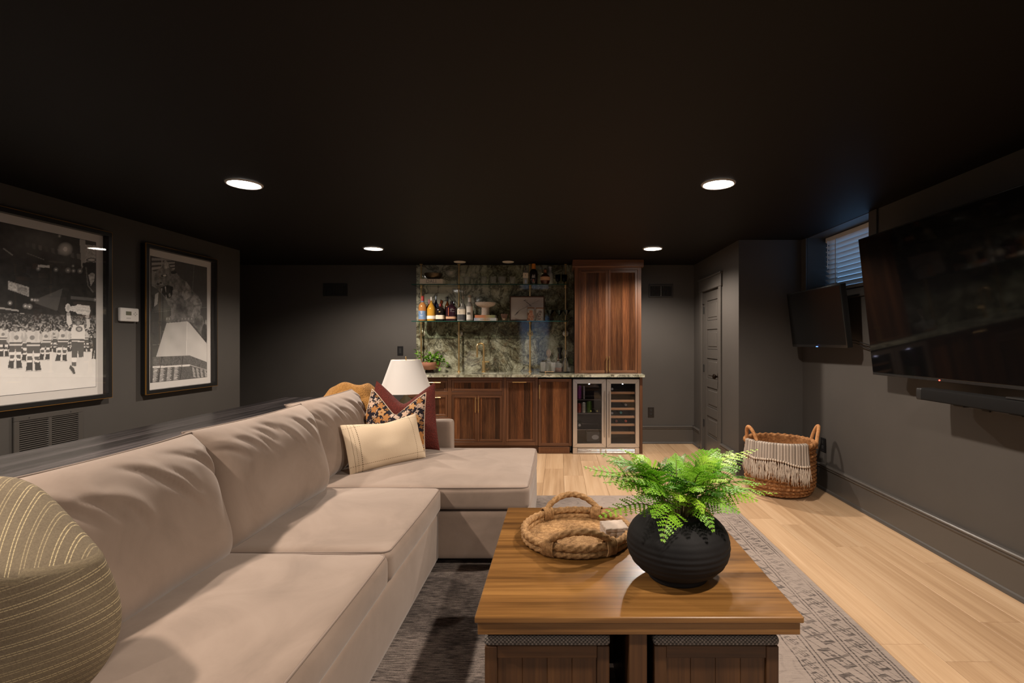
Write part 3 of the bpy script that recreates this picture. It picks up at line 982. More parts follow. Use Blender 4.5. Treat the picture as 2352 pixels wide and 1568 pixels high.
def arena(y0, y1, z0, z1, xw):
    r = Raster(y0, y1, z0, z1, .0036, (0, 460), 3.267, xw)
    n1, n2, n4 = r.smooth_noise(2), r.smooth_noise(6), r.smooth_noise(40)
    U, V = r.U, r.V
    r.c[:] = .012+.03*n4*n2
    r.c += .10*np.exp(-(((U-430)/330)**2+((V-330)/150)**2))*n4
    # roof structure, banners, lamps
    for k in range(9):
        x = 190+k*48; r.poly([(x,310+k*11),(x+26,316+k*11),(x+30,356+k*11),(x+6,350+k*11)], .10+.05*(k % 3), .6)
    r.line(200, 395, 330, 445, 6, .28, .6); r.line(25, 360, 95, 412, 9, .45, .7); r.line(-320, 300, -60, 400, 8, .4, .6)
    r.poly([(285,482),(372,488),(372,506),(285,502)], .75, .8)
    for x, y, q in ((287,513,9),(420,519,9),(510,524,11),(552,528,8),(600,530,10),(447,267,7),(190,792,10),(222,797,11),(75,770,9),(240,745,7),(262,748,7),(282,750,7),(548,492,6),(716,745,8),
                    (-60,520,12),(-150,470,12),(-260,560,14)):
        r.ell(x, y, q*2.2, q*2.2, .5, .5, 1); r.ell(x, y, q*.6, q*.5, .95)
    r.ell(490, 365, 60, 55, .55, .9, 1); r.ell(490, 365, 16, 18, .9)
    r.poly([(60,603),(216,650),(216,722),(62,668)], .34); r.poly([(70,615),(120,630),(120,680),(70,664)], .55, .5); r.poly([(130,640),(205,662),(205,712),(130,690)], .20, .7)
    m = r.poly([(60,603),(216,650),(216,722),(62,668)], .34, 0); r.c[m] *= .55+.9*n1[m]
    r.poly([(300,730),(470,660),(430,830),(260,770)], .10, .6)
    r.poly([(530,715),(735,735),(735,760),(530,740)], .16, .5)
    r.poly([(596,290),(640,296),(640,470),(612,520)], .42, .75)
    m = r.poly([(638,330),(733,342),(733,466),(638,462)], .40); r.c[m] *= .6+.7*n1[m]
    r.ell(686, 447, 40, 17, .12); r.ell(686, 447, 26, 9, .5)
    r.poly([(618,470),(735,470),(735,690),(700,690),(640,600)], .03)
    m = r.poly([(662,560),(690,540),(712,552),(708,600),(682,643)], .45); r.c[m] *= .5+.8*n1[m]
    r.line(645, 500, 660, 640, 8, .14); r.line(660, 640, 700, 690, 8, .14)
    # ring of boards
    r.line(-900, 670, 140, 828, 13, .42, .8); r.line(300, 858, 735, 902, 12, .48, .8); r.line(150, 850, 235, 860, 10, .7, .8)
    for x in range(320, 500, 30): r.line(x, 860+(x-320)*.1, x+20, 862+(x-320)*.1, 12, .85)
    # crowd
    band = (V > 845+.03*U) & (V < 1120)
    cr = np.clip((n1-.45)*1.9, 0, 1)*np.clip((V-845)/120, .25, 1)
    r.c[band] = (.03+.62*cr)[band]
    # ice
    ice = V > 1108+12*np.sin(U/45)
    r.c[ice] = (.60+.05*n4+.03*n2)[ice]
    r.line(-900, 1330, 735, 1330, 4, .5, .4)
    def skater(cx, fy, h, tone=.70, lean=0., flip=1):
        k = h/330
        P = lambda x, y: (cx+flip*(x+lean*(-y)/10)*k, fy+y*k)
        for s_ in (-1, 1):
            a = s_*26
            r.poly([P(a-20,-70),P(a+18,-70),P(a+20+s_*8,-4),P(a-26+s_*6,-4)], .05)      # skate
            r.line(*P(a-32, 0), *P(a+30, 0), 5*k, .35)
            r.poly([P(a-18,-135),P(a+18,-135),P(a+16,-62),P(a-16,-62)], .72)           # sock
            r.poly([P(a-17,-105),P(a+17,-105),P(a+16,-78),P(a-16,-78)], .10)
        r.poly([P(-46,-190),P(46,-190),P(50,-128),P(6,-128),P(0,-150),P(-6,-128),P(-50,-128)], .09)   # shorts
        r.poly([P(-40,-290),P(40,-290),P(54,-262),P(48,-178),P(-48,-178),P(-54,-262)], tone)          # jersey
        r.poly([P(-49,-205),P(49,-205),P(48,-190),P(-48,-190)], .08)
        r.poly([P(-54,-275),P(-70,-215),P(-56,-195),P(-40,-240)], tone*.8); r.poly([P(54,-275),P(72,-220),P(58,-200),P(40,-240)], tone*.7)
        r.ell(*P(8, -240), 19*k, 17*k, .22); r.ell(*P(-20,-250), 12*k, 40*k, tone*.75, .5)
        r.ell(*P(0, -306), 20*k, 24*k, .14); r.ell(*P(4, -300), 11*k, 13*k, .35)
    for q in ((-60,1160,230),(150,1150,200),(390,1140,190),(500,1135,190),(560,1130,170),(650,1135,170),(28,1172,230),(-180,1180,240),(330,1198,245),(456,1206,262),(-330,1220,280),(205,1205,250),(115,1262,320),(250,1280,345),
              (-120,1270,330),(-470,1240,300),(-560,1290,350),(-260,1300,340)):
        skater(q[0], q[1], q[2], .60+.12*((q[0]*7 % 5)/5), ((q[0] % 3)-1)*1.2, 1 if q[0] % 2 else -1)
    # figure in dark clothes at the right edge
    r.poly([(692,1030),(730,1030),(732,1100),(722,1190),(705,1190),(712,1110),(698,1190),(688,1190),(694,1100)], .04); r.ell(712,1012,12,15,.22)
    # the skater holding the trophy overhead
    r.poly([(536,1060),(632,1060),(626,1175),(592,1180),(584,1120),(578,1180),(538,1180)], .09)
    r.poly([(538,1180),(575,1180),(572,1240),(540,1238)], .72); r.poly([(540,1212),(572,1214),(570,1245),(538,1240)], .10)
    r.poly([(578,1178),(624,1174),(600,1215),(575,1235)], .6)
    r.poly([(528,1235),(555,1258),(566,1300),(545,1302),(518,1262)], .06); r.line(520,1262,548,1300,5,.5)
    r.poly([(545,930),(630,935),(640,985),(634,1062),(538,1060),(532,985)], .74)
    r.poly([(538,1040),(634,1042),(634,1054),(538,1052)], .09)
    r.ell(594, 965, 26, 21, .16); r.ell(594, 966, 15, 11, .45)
    r.poly([(498,850),(526,850),(545,945),(520,955),(500,915)], .68); r.poly([(520,940),(548,920),(545,955)], .12)
    r.poly([(646,890),(672,890),(678,950),(640,968),(630,940),(650,930)], .62); r.poly([(628,930),(652,930),(648,955),(634,962)], .12)
    r.ell(584, 915, 22, 27, .13); r.ell(587, 920, 13, 15, .32)
    r.ell(510, 806, 20, 32, .66); r.ell(512, 806, 11, 22, .45)
    m = r.poly([(525,795),(572,790),(580,780),(672,790),(680,830),(668,864),(580,850),(570,838),(525,826)], .66); r.c[m] *= .75+.4*n1[m]
    for y in (800, 815, 830, 845): r.line(575, y-8, 674, y+2, 4, .88 if y != 830 else .4)
    r.ell(512, 852, 14, 14, .35); r.ell(655, 872, 14, 13, .4)
    return r

def statue(y0, y1, z0, z1, xw):
    r = Raster(y0, y1, z0, z1, .0034, (320, 540), 4.125, xw)
    n1, n2, n4 = r.smooth_noise(2), r.smooth_noise(7), r.smooth_noise(22)
    U, V = r.U, r.V
    r.c[:] = .042+.012*n2
    for x0_, y0_, x1_, y1_ in ((520,250,505,520),(125,730,300,712),(585,688,660,680),(125,1040,215,1032),(218,910,250,906),(200,860,200,1000)): r.line(x0_, y0_, x1_, y1_, 3, .17)
    # eaves of a building behind the head
    for k in range(4): r.poly([(118,215+k*45),(335,225+k*28),(335,240+k*28),(118,240+k*45)], .26+.04*k)
    r.line(214, 195, 214, 330, 12, .3); r.poly([(118,330),(180,370),(190,520),(118,480)], .22); r.poly([(150,560),(182,540),(172,650),(140,680)], .42); r.poly([(118,560),(148,560),(132,700),(118,690)], .02)
    r.poly([(180,640),(300,600),(300,700),(125,720)], .10, .5)
    # big cat
    def fur(pts, base, k=1.0):
        base *= 1.5
        m = r.poly(pts, base); r.c[m] = base*(.18+1.25*n2[m]*k+.65*n1[m])
    fur([(345,345),(395,410),(450,440),(500,520),(560,580),(595,640),(590,690),(560,740),(600,770),(625,860),(655,1010),(655,1050),(540,880),(460,800),(300,830),(255,820),(262,790),(300,760),(320,700),(285,680),(265,640),(330,560)], .066)
    fur([(440,440),(490,500),(490,580),(430,620),(400,560)], .13); fur([(520,560),(575,610),(590,650),(520,660),(480,620)], .11)
    fur([(300,650),(360,660),(330,790),(290,820),(255,820),(300,760)], .09); fur([(520,680),(575,670),(580,740),(530,780),(520,830),(480,820)], .11)
    fur([(625,800),(655,800),(655,1000),(625,900)], .10)
    r.ell(400, 700, 70, 60, .015, .8, 1); r.ell(560, 840, 40, 60, .02, .7, 1); r.ell(620, 930, 30, 90, .01, .8)
    fur([(160,340),(215,300),(235,235),(270,250),(300,310),(350,350),(400,440),(390,560),(330,640),(265,630),(215,560),(150,490),(140,400)], .085)
    fur([(225,255),(245,238),(272,262),(285,310),(235,320)], .20); r.ell(325, 352, 28, 15, .02)
    r.poly([(205,375),(262,370),(262,395),(210,395)], .02); r.ell(240, 382, 16, 8, .6)
    fur([(150,430),(205,410),(230,470),(160,480)], .12); r.ell(178, 462, 16, 10, .015); r.ell(203, 452, 12, 9, .015)
    r.poly([(200,495),(270,470),(320,490),(315,560),(290,600),(250,590),(215,550)], .008)
    r.poly([(240,485),(252,485),(252,540)], .55); r.poly([(205,505),(218,500),(215,545)], .45); r.poly([(250,600),(262,595),(252,560)], .4); r.poly([(275,560),(290,545),(300,575),(285,590)], .25)
    fur([(315,520),(360,510),(375,560),(340,620),(310,600)], .12)
    r.line(255, 605, 320, 625, 8, .25)
    for x in (265,290,410,440,470,500): r.ell(x, 800, 15, 26, .13); r.ell(x-4, 792, 5, 9, .3)
    # plinth
    m = r.poly([(258,832),(452,815),(448,1140),(158,1153)], .40); r.c[m] = (.36+.12*n4)[m]
    m = r.poly([(452,815),(475,830),(655,1045),(658,1208),(475,1138),(446,1140)], .46); r.c[m] = (.42+.10*n4)[m]
    r.line(452, 820, 446, 1138, 5, .62)
    m = r.poly([(125,1155),(475,1138),(658,1208),(660,1280),(480,1226),(125,1248)], .09); r.c[m] = (.05+.08*n1)[m]
    r.poly([(125,1242),(480,1224),(480,1240),(125,1258)], .60); r.poly([(480,1226),(660,1280),(660,1284),(480,1234)], .4)
    m = r.poly([(125,1258),(480,1240),(660,1284),(664,1352),(125,1402)], .08); r.c[m] = (.05+.06*n1)[m]
    for k in range(4):
        x0_ = 128+k*66
        for j in range(17): r.line(x0_+8-j*.7, 1262-k*4+j*8.2, x0_+36+20*((j*7+k*3) % 5)/5-j*.7, 1260-k*4+j*8.2, 4.5, .55, .8)
    for k in range(5):
        x0_ = 500+k*38
        for j in range(12): r.line(x0_+j*1.2, 1252+k*9+j*8, x0_+16+10*((j*5+k) % 4)/4+j*1.2, 1256+k*9+j*8, 4.5, .5, .8)
    r.line(216, 1150, 175, 1395, 5, .02); r.line(415, 1140, 385, 1375, 5, .02)
    return r
picture('wide black framed black and white photograph of skaters lifting a trophy', 2.05, 3.757, .879, 2.110, .058, arena)
picture('tall black framed black and white photograph of a roaring big cat statue', 4.070, 4.917, .865, 2.097, .060, statue)
# ================================================================== the bar
FY = 5.785                                     # face of the base cabinets
CT = .915                                      # top of the counter
def pull(name, parent, p0, p1, off=(0,-.028,0), r=.0055):
    """brass bar pull between two mounts"""
    p0, p1, off = Vector(p0), Vector(p1), Vector(off)
    d = (p1-p0).normalized()*.012
    b = MB(); b.tube([p0+off-d*.6, p0+off+d, (p0+p1)/2+off*1.12, p1+off-d, p1+off+d*.6], r, 10)
    b.cyl(p0+d, p0+d+off, r*.8, 8); b.cyl(p1-d, p1-d+off, r*.8, 8)
    return part(name, b, M['brass'], parent, 60)

def reeded_panel(mb, x0, x1, yface, z0, z1, pitch=.0125):
    n = max(3, int((x1-x0)/pitch)); p = (x1-x0)/n
    prof = []
    for i in range(n):
        for t in (0, .18, .5, .82):
            prof.append((x0+(i+t)*p, yface-(.0042*math.sin(PI*t) if t else 0)))
    prof.append((x1, yface))
    v = [(x, y, z0) for x, y in prof]+[(x, y, z1) for x, y in prof]
    m = len(prof)
    mb.add(v, [(i, i+1, m+i+1, m+i) for i in range(m-1)])

def boxpart(name, q, mt, parent, r=.0015):
    b = MB(); b.rbox(*q, r); return part(name, b, mt, parent, 30)

def front(name, parent, x0, x1, z0, z1, yf, st=.026, handle=None):
    """frame-and-panel front with a reeded walnut field; its face sits at yf"""
    b = MB(); b.box(x0+.002, x1-.002, yf+.010, yf+.018, z0+.002, z1-.002)
    o = part(name, b, M['walnut'], parent, 30)
    boxpart('stile', (x0, x0+st, yf, yf+.0099, z0, z1), M['walnut'], o); boxpart('stile', (x1-st, x1, yf, yf+.0099, z0, z1), M['walnut'], o)
    boxpart('rail', (x0+st, x1-st, yf, yf+.0099, z0, z0+st), M['walnut_x'], o); boxpart('rail', (x0+st, x1-st, yf, yf+.0099, z1-st, z1), M['walnut_x'], o)
    b = MB(); reeded_panel(b, x0+st, x1-st, yf+.0095, z0+st, z1-st)
    part('reeded_panel', b, M['reed'], o, 50)
    if handle:
        pull('pull_handle', o, *handle)
    return o

GAP = .0028
def face_frame(parent, x0, x1, z0, z1, openings, y0=FY, depth=.55, lft=.02, rgt=.02):
    """carcass and face frame around the given openings (x0, x1, z0, z1)"""
    b = MB()
    b.box(x0+.002, x0+.018, y0+.02, y0+depth, z0, z1); b.box(x1-.018, x1-.002, y0+.02, y0+depth, z0, z1)
    b.box(x0+.018, x1-.018, y0+.02, y0+depth, z0, z0+.016); b.box(x0+.018, x1-.018, y0+depth-.01, y0+depth, z0+.016, z1)
    part('carcass', b, M['walnut'], parent)
    L = min(o[0] for o in openings); Rr = max(o[1] for o in openings)
    boxpart('frame_stile', (x0, L, y0, y0+.02, z0, z1), M['walnut'], parent, .001); boxpart('frame_stile', (Rr, x1, y0, y0+.02, z0, z1), M['walnut'], parent, .001)
    prev = z0
    for o in sorted(openings, key=lambda o: o[2]):
        if o[2] > prev+1e-4: boxpart('frame_rail', (L, Rr, y0, y0+.02, prev, o[2]), M['walnut_x'], parent, .001)
        prev = max(prev, o[3])
    if z1 > prev: boxpart('frame_rail', (L, Rr, y0, y0+.02, prev, z1), M['walnut_x'], parent, .001)
    b = MB(); b.box(L-.004, Rr+.004, y0+.021, y0+.024, z0+.02, z1-.01); part('shadow_back', b, M['black'], parent)

def zpx(y): return az(y, FY)
def xpx(x): return ax(x, FY)
KB = .094; KT = .884
def toe(parent, x0, x1):
    b = MB(); b.box(x0, x1, FY+.065, FY+.085, .001, KB); part('toe_kick', b, M['walnut_x'], parent)

# drawer cabinet, partly behind the lamp and pillows
x0, x1 = -1.79, xpx(1033.2)
t = thing('drawer_cabinet', 'walnut drawer cabinet at the left end of the bar behind the lamp', 'cabinet', ((x0+x1)/2, FY+.28, 0), 'walnut base cabinets')
op = [(x0+.03, xpx(1028.6), zpx(957), zpx(907)), (x0+.03, xpx(1028.6), zpx(898), zpx(873)), (x0+.03, xpx(1028.6), zpx(1014), zpx(965))]
face_frame(t, x0, x1, KB, KT, op)
for o in op:
    xm = xpx(1000); zc = o[3]-.026
    front('drawer', t, o[0]+GAP, o[1]-GAP, o[2]+GAP, o[3]-GAP, FY+.001, handle=((xm-.075, FY, zc), (xm+.06, FY, zc)))
toe(t, x0, x1)
# sink cabinet
x0, x1 = xpx(1033.2), xpx(1158.2)
t = thing('sink_cabinet', 'walnut sink cabinet with two reeded doors below the brass faucet', 'cabinet', ((x0+x1)/2, FY+.28, 0), 'walnut base cabinets')
L, Rr = xpx(1037.3), xpx(1153.6); mid = xpx(1096.4)
op = [(L, Rr, zpx(1014.2), zpx(907.5)), (L, Rr, zpx(898.4), zpx(873))]
face_frame(t, x0, x1, KB, KT, op)
front('false_drawer', t, L+GAP, Rr-GAP, op[1][2]+GAP, op[1][3]-GAP, FY+.001)
hz1, hz0 = zpx(913), zpx(945)
front('door', t, L+GAP, mid-.0013, op[0][2]+GAP, op[0][3]-GAP, FY+.001, handle=((mid-.0185, FY, hz0), (mid-.0185, FY, hz1)))
front('door', t, mid+.0013, Rr-GAP, op[0][2]+GAP, op[0][3]-GAP, FY+.001, handle=((mid+.0165, FY, hz0), (mid+.0165, FY, hz1)))
toe(t, x0, x1)
# pull-out cabinet
x0, x1 = xpx(1158.2), xpx(1235.6)
t = thing('pullout_cabinet', 'walnut pull-out cabinet with a short brass handle across its top', 'cabinet', ((x0+x1)/2, FY+.28, 0), 'walnut base cabinets')
L, Rr = xpx(1162.4), xpx(1229)
op = [(L, Rr, zpx(1014.2), zpx(873))]
face_frame(t, x0, x1, KB, KT, op)
front('door', t, L+GAP, Rr-GAP, op[0][2]+GAP, op[0][3]-GAP, FY+.001, handle=((xpx(1179), FY, zpx(877)), (xpx(1208), FY, zpx(877))))
toe(t, x0, x1)
# panelled under-counter appliance
x0, x1 = xpx(1236.8), xpx(1313)
t = thing('panelled_ice_maker', 'under counter appliance with a walnut front panel, left of the steel beverage cooler', 'appliance', ((x0+x1)/2, FY+.28, 0))
b = MB(); b.box(x0+.004, x1-.004, FY+.02, FY+.55, .03, .865); part('housing', b, M['black'], t)
front('door', t, x0, x1, zpx(1024), zpx(868.6)-.006, FY-.004, st=.034, handle=((xpx(1239.3), FY-.004, zpx(914)), (xpx(1239.3), FY-.004, zpx(884))))
b = MB(); b.rbox(x0, x1-.022, FY-.003, FY+.02, .002, zpx(1025.5), .002); reeded_panel(b, x0+.02, x1-.04, FY-.003, .012, zpx(1027)-.004)
part('toe_panel', b, M['walnut_x'], t)
# end panel
b = MB(); b.rbox(.935, .968, FY-.012, YB-.005, 0, KT, .002); 
solo('end_panel', b, M['walnut'], 'tall narrow walnut end panel to the right of the beverage cooler', 'panel', loc=(.95, FY, 0))

# ---- beverage cooler, two glass doors in brushed steel
CY0 = 5.752
def xc(x): return ax(x, CY0+.01)
def zc_(y): return az(y, CY0+.01)
t = thing('beverage_cooler', 'stainless steel beverage cooler with two glass doors at the right end of the bar', 'cooler', ((xc(1316)+xc(1468))/2, CY0+.3, 0))
X0, X1 = xc(1315.8), xc(1468.3)
b = MB()
b.box(X0+.004, X0+.03, CY0+.045, CY0+.55, .06, .868); b.box(X1-.03, X1-.004, CY0+.045, CY0+.55, .06, .868)
b.box(X0+.03, X1-.03, CY0+.045, CY0+.55, .06, .09); b.box(X0+.03, X1-.03, CY0+.045, CY0+.55, .84, .868)
b.box(X0+.03, X1-.03, CY0+.53, CY0+.55, .09, .84); b.box((X0+X1)/2-.015, (X0+X1)/2+.015, CY0+.045, CY0+.53, .09, .84)
part('cabinet_shell', b, plain('black cooler lining', (.025,.026,.028), .4), t)
M['cooler_glass'] = clear_glass('tinted door glass', (.80,.80,.81), .9)
def steel_brushed():
    g = G('brushed stainless'); c = g.coord(); x, y, z = g.xyz(c)
    n = g.noise(g.map(c, (2,60,60)), 3, 3)
    g.set(color=(.66,.635,.61), metal=1., rough=n*.05+.27)
    return g.mat
M['stainless'] = steel_brushed()
dz1, dz0 = zc_(870.6), zc_(1026.8)
for (a, c_, ga, gc, hx) in ((X0, xc(1391.9), xc(1325.6), xc(1382), xc(1388.2)), (xc(1393), X1, xc(1403), xc(1459.4), xc(1398.6))):
    gz1, gz0 = zc_(880.6), zc_(1017.9)
    b = MB()
    # mitred frame
    y0, y1 = CY0, CY0+.042
    out = [(a,dz0),(c_,dz0),(c_,dz1),(a,dz1)]; inn = [(ga,gz0),(gc,gz0),(gc,gz1),(ga,gz1)]
    o2 = [(a+.002,dz0+.002),(c_-.002,dz0+.002),(c_-.002,dz1-.002),(a+.002,dz1-.002)]
    v = [(x,y0+.002,z) for x,z in out]+[(x,y0,z) for x,z in o2]+[(x,y0,z) for x,z in inn]+[(x,y1,z) for x,z in inn]+[(x,y1,z) for x,z in out]
    f = []
    for k in range(4):
        j = (k+1) % 4
        f += [(k,j,4+j,4+k), (4+k,4+j,8+j,8+k), (8+k,8+j,12+j,12+k), (16+j,16+k,12+k,12+j), (j,k,16+k,16+j)]
    b.add(v, f)
    d = part('door', b, M['stainless'], t, 20)
    b = MB()
    for k in range(4):
        j = k
        p, q = Vector((out[k][0], y0-.0003, out[k][1])), Vector((inn[k][0], y0-.0003, inn[k][1]))
        b.tube([p, q], .0007, 4)
    part('mitre_joint', b, M['black'], d)
    b = MB(); b.box(ga, gc, y0+.016, y0+.022, gz0, gz1); part('door_glass', b, M['cooler_glass'], d)
    b = MB(); hz1, hz0 = zc_(897), zc_(1002.5)
    b.cyl((hx, y0-.040, hz0), (hx, y0-.040, hz1), .0065, 14)
    for hz in (hz0+.03, hz1-.03): b.cyl((hx, y0-.04, hz), (hx, y0, hz), .005, 8)
    part('bar_handle', b, M['stainless'], d)
    b = MB(); b.rbox((ga+gc)/2-.006, (ga+gc)/2+.006, y0+.044, y0+.056, gz1-.012, gz1-.006, .001)
    part('led_lamp', b, emitter('cold LED', (.72,.72,1.0), 40), d)
b = MB(); gz1, gz0 = zc_(1027.6), .004
b.rbox(X0, X0+.05, CY0+.004, CY0+.04, gz0, gz1, .002); b.rbox(X1-.05, X1, CY0+.004, CY0+.04, gz0, gz1, .002)
b.rbox(X0+.05, X1-.05, CY0+.004, CY0+.04, gz0, gz0+.018, .002); b.box(X0+.05, X1-.05, CY0+.03, CY0+.045, gz0, gz1)
part('base_plate', b, M['stainless'], t)
bar = MB(); bar.rbox(X0+.052, X1-.052, CY0+.004, CY0+.022, -.0065, .0065, .003)
bme = bar.mesh('grille_bar', M['stainless'], 30, ((X0+X1)/2, CY0, 0))
for k in range(3): share('grille_bar', bme, t, ((X0+X1)/2, CY0, gz0+.030+k*.0165))
shelf_wood = wood('beech shelf front', srgb(176,126,84), srgb(204,154,112), srgb(222,178,138), 'X', 8, .5, .06)
sx0, sx1 = xc(1402)-.002, xc(1459)+.002
sm = MB(); sm.rbox(sx0, sx1, CY0+.062, CY0+.078, -.0135, .0135, .002)
xm = (sx0+sx1)/2
sme = sm.mesh('wooden_shelf_front', shelf_wood, 30, (xm, CY0, 0))
zsh = [zc_(y)*1.0 for y in (903.2, 922, 940.4, 958.9, 977.3, 996)]
for z in zsh:
    s_ = share('wooden_shelf_front', sme, t, (xm, CY0, z))
    b = MB()
    for k in range(5): b.cyl((sx0+.02+k*(sx1-sx0-.04)/4, CY0+.078, z-.008), (sx0+.02+k*(sx1-sx0-.04)/4, CY0+.50, z-.008), .0025, 6)
    part('shelf_wire', b, M['steel'], s_)
lx0, lx1 = X0+.032, xc(1382)+.01
for y in (919.3, 951.5, 988.5):
    b = MB(); z = zc_(y)
    b.tube([(lx0, CY0+.07, z), (lx1, CY0+.07, z)], .003, 6); b.tube([(lx0, CY0+.48, z), (lx1, CY0+.48, z)], .003, 6)
    for k in range(9): b.cyl((lx0+.01+k*(lx1-lx0-.02)/8, CY0+.07, z), (lx0+.01+k*(lx1-lx0-.02)/8, CY0+.48, z), .0018, 5)
    part('wire_shelf', b, M['steel'], t)
# what is in the cooler
def lying_bottle(px, py, cap, label, body=(.02,.035,.015), k=1.):
    x, z = xc(px), zc_(py); D = Matrix.Diagonal((k, k, k, 1))
    t = thing('wine_bottle', label, 'bottle', (x, CY0+.25, z), 'bottles lying in the beverage cooler')
    T = Matrix.Translation((x, CY0+.095, z)) @ Matrix.Rotation(R(-90), 4, 'X') @ D
    b = MB(); b.lathe([(.0,.0),(.014,.001),(.015,.02),(.014,.07),(.018,.10),(.036,.145),(.0365,.29),(.0,.30)], n=18, M=T); part('glass_body', b, plain('dark bottle glass', body, .1), t)
    b = MB(); b.lathe([(0,-.002),(.0150,-.001),(.0163,.004),(.0158,.05)], n=16, M=T, cap=False); part('capsule', b, plain('foil capsule', cap, .35, .3), t)
for q in ((1408,894.8,(.55,.58,.6),'bottle with a silver capsule lying on the top wooden shelf of the cooler'), (1440,931.8,(.42,.44,.46),'bottle with a pale grey capsule lying on the third shelf of the cooler'),
          (1408,951,(.5,.52,.55),'bottle with a small silver capsule at the left of the fourth cooler shelf'), (1428.6,950,(.12,.42,.46),'bottle with a teal capsule in the middle of the fourth cooler shelf'),
          (1418,969.6,(.34,.13,.12),'bottle with a dull red capsule left of the bright red one in the cooler'), (1440,969.6,(.72,.16,.10),'bottle with a bright red capsule lying on the fifth shelf of the cooler')):
    lying_bottle(*q, k=.85)
for q in ((1358.3,946.4,(.55,.55,.12),'bottle with a yellow ringed cap lying below the green can in the cooler'), (1373.2,946.4,(.60,.55,.22),'bottle with a pale yellow cap lying nearest the cooler door handles'),
          (1332,979.5,(.62,.62,.60),'bottle with a round white cap at the lower left of the cooler')):
    lying_bottle(*q, k=.60 if q[1] < 960 else .85)
def can(px, z, col, label, r=.032, h=.12, yy=.14, glass=False):
    x = xc(px); t = thing('beverage_can', label, 'can', (x, CY0+yy, z), 'cans in the beverage cooler')
    b = MB(); b.lathe([(r*.82,0),(r,.008),(r,h-.012),(r*.82,h)], (x, CY0+yy, z), 18); part('can_body', b, plain('printed can', col, .3, .3, var=.3, vscale=40), t)
    b = MB(); b.lathe([(r*.82,0),(r*.82,.003),(r*.6,.002),(0,.002)], (x, CY0+yy, z+h), 18); part('can_lid', b, M['steel'], t)
zt1, zt2, zt3 = zc_(919.3)+.004, zc_(951.5)+.004, zc_(988.5)+.004
can(1331, zt1, (.22,.05,.20), 'tall purple can on the upper wire shelf of the cooler', .029, .155)
can(1342.5, zt1, (.34,.32,.30), 'slim pale can beside the purple one in the cooler', .011, .15)
can(1331, zt2, (.34,.08,.07), 'red and white can at the left of the middle cooler shelf', .027, .11)
can(1342, zt2, (.48,.50,.46), 'silver white can in the middle of the middle cooler shelf', .024, .12)
can(1355, zt2, (.07,.14,.03), 'green can standing at the right on the middle cooler shelf', .030, .135)
b = MB(); xx, zz = xc(1368.6), zc_(1007.2)
b.lathe([(0,0),(1,0),(1,.0006),(0,.0006)], n=28, M=Matrix.Translation((xx, CY0+.10, zz)) @ Matrix.Rotation(R(-90), 4, 'X') @ Matrix.Diagonal((.041,.028,1,1)))
bx = MB(); bx.rbox(xx-.10, xx+.052, CY0+.1005, CY0+.36, zc_(1018), zc_(996), .004)
tb = thing('drink_carton', 'dark drinks carton with a pale oval on its side, at the bottom of the cooler', 'carton', (xx-.02, CY0+.2, zc_(1018)))
part('carton_body', bx, plain('dark carton', (.05,.05,.05), .5), tb); part('oval_mark', b, plain('pale print', (.42,.42,.42), .6), tb)

# ---- wall cabinet on the counter, two tall reeded doors
WYF = 5.930
def xw_(x): return ax(x, WYF)
def zw_(y): return az(y, WYF)
x0, x1 = xw_(1320), xw_(1473)
t = thing('tall_wall_cabinet', 'tall walnut wall cabinet with two reeded doors standing on the counter', 'cabinet', ((x0+x1)/2, WYF+.2, CT))
L, Rr, mid = xw_(1328.6), xw_(1464.8), xw_(1396.7)
top = zw_(613.5)
face_frame(t, x0, x1, CT+.001, top, [(L, Rr, zw_(857)+.002, zw_(619.5))], WYF, .415)
hz0, hz1 = zw_(851), zw_(819)
front('door', t, L+GAP, mid-.0013, zw_(857)+.004, zw_(619.5)-GAP, WYF+.001, .030, handle=((mid-.0165, WYF, hz0), (mid-.0165, WYF, hz1)))
front('door', t, mid+.0013, Rr-GAP, zw_(857)+.004, zw_(619.5)-GAP, WYF+.001, .030, handle=((mid+.0165, WYF, hz0), (mid+.0165, WYF, hz1)))
b = MB(); b.rbox(x0-.026, x1+.026, WYF-.032, YB-.01, top, CEIL-.002, .004); part('crown', b, M['walnut_x'], t)

# ---- counter and backsplash
SK = (ax(1098, 6.0)-.08, ax(1098, 6.0)+.34, 5.845, 6.075)   # sink cut-out
cx0, cx1, cy0 = -1.80, .988, 5.735
b = MB()
for q in ((cx0, SK[0], cy0, YB-.002), (SK[1], cx1, cy0, YB-.002), (SK[0], SK[1], cy0, SK[2]), (SK[0], SK[1], SK[3], YB-.002)):
    b.box(q[0], q[1], q[2], q[3], KT+.001, CT)
ct = solo('countertop', b, M['granite_top'], 'polished green and brown granite countertop along the bar', 'countertop', loc=(-.4, 6.0, CT))
b = MB()
sx0_, sx1_, sy0_, sy1_ = SK
b.box(sx0_, sx1_, sy0_, sy1_, CT-.20, CT-.19); b.box(sx0_-.004, sx0_, sy0_, sy1_, CT-.20, KT); b.box(sx1_, sx1_+.004, sy0_, sy1_, CT-.20, KT)
b.box(sx0_, sx1_, sy0_-.004, sy0_, CT-.20, KT); b.box(sx0_, sx1_, sy1_, sy1_+.004, CT-.20, KT)
solo('sink', b, M['stainless'], 'undermount steel sink in the counter below the brass faucet', 'sink', loc=((sx0_+sx1_)/2, (sy0_+sy1_)/2, CT-.2))
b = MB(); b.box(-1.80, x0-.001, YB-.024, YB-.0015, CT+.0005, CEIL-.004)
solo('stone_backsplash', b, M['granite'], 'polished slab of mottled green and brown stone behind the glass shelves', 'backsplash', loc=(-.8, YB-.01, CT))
BS = YB-.024
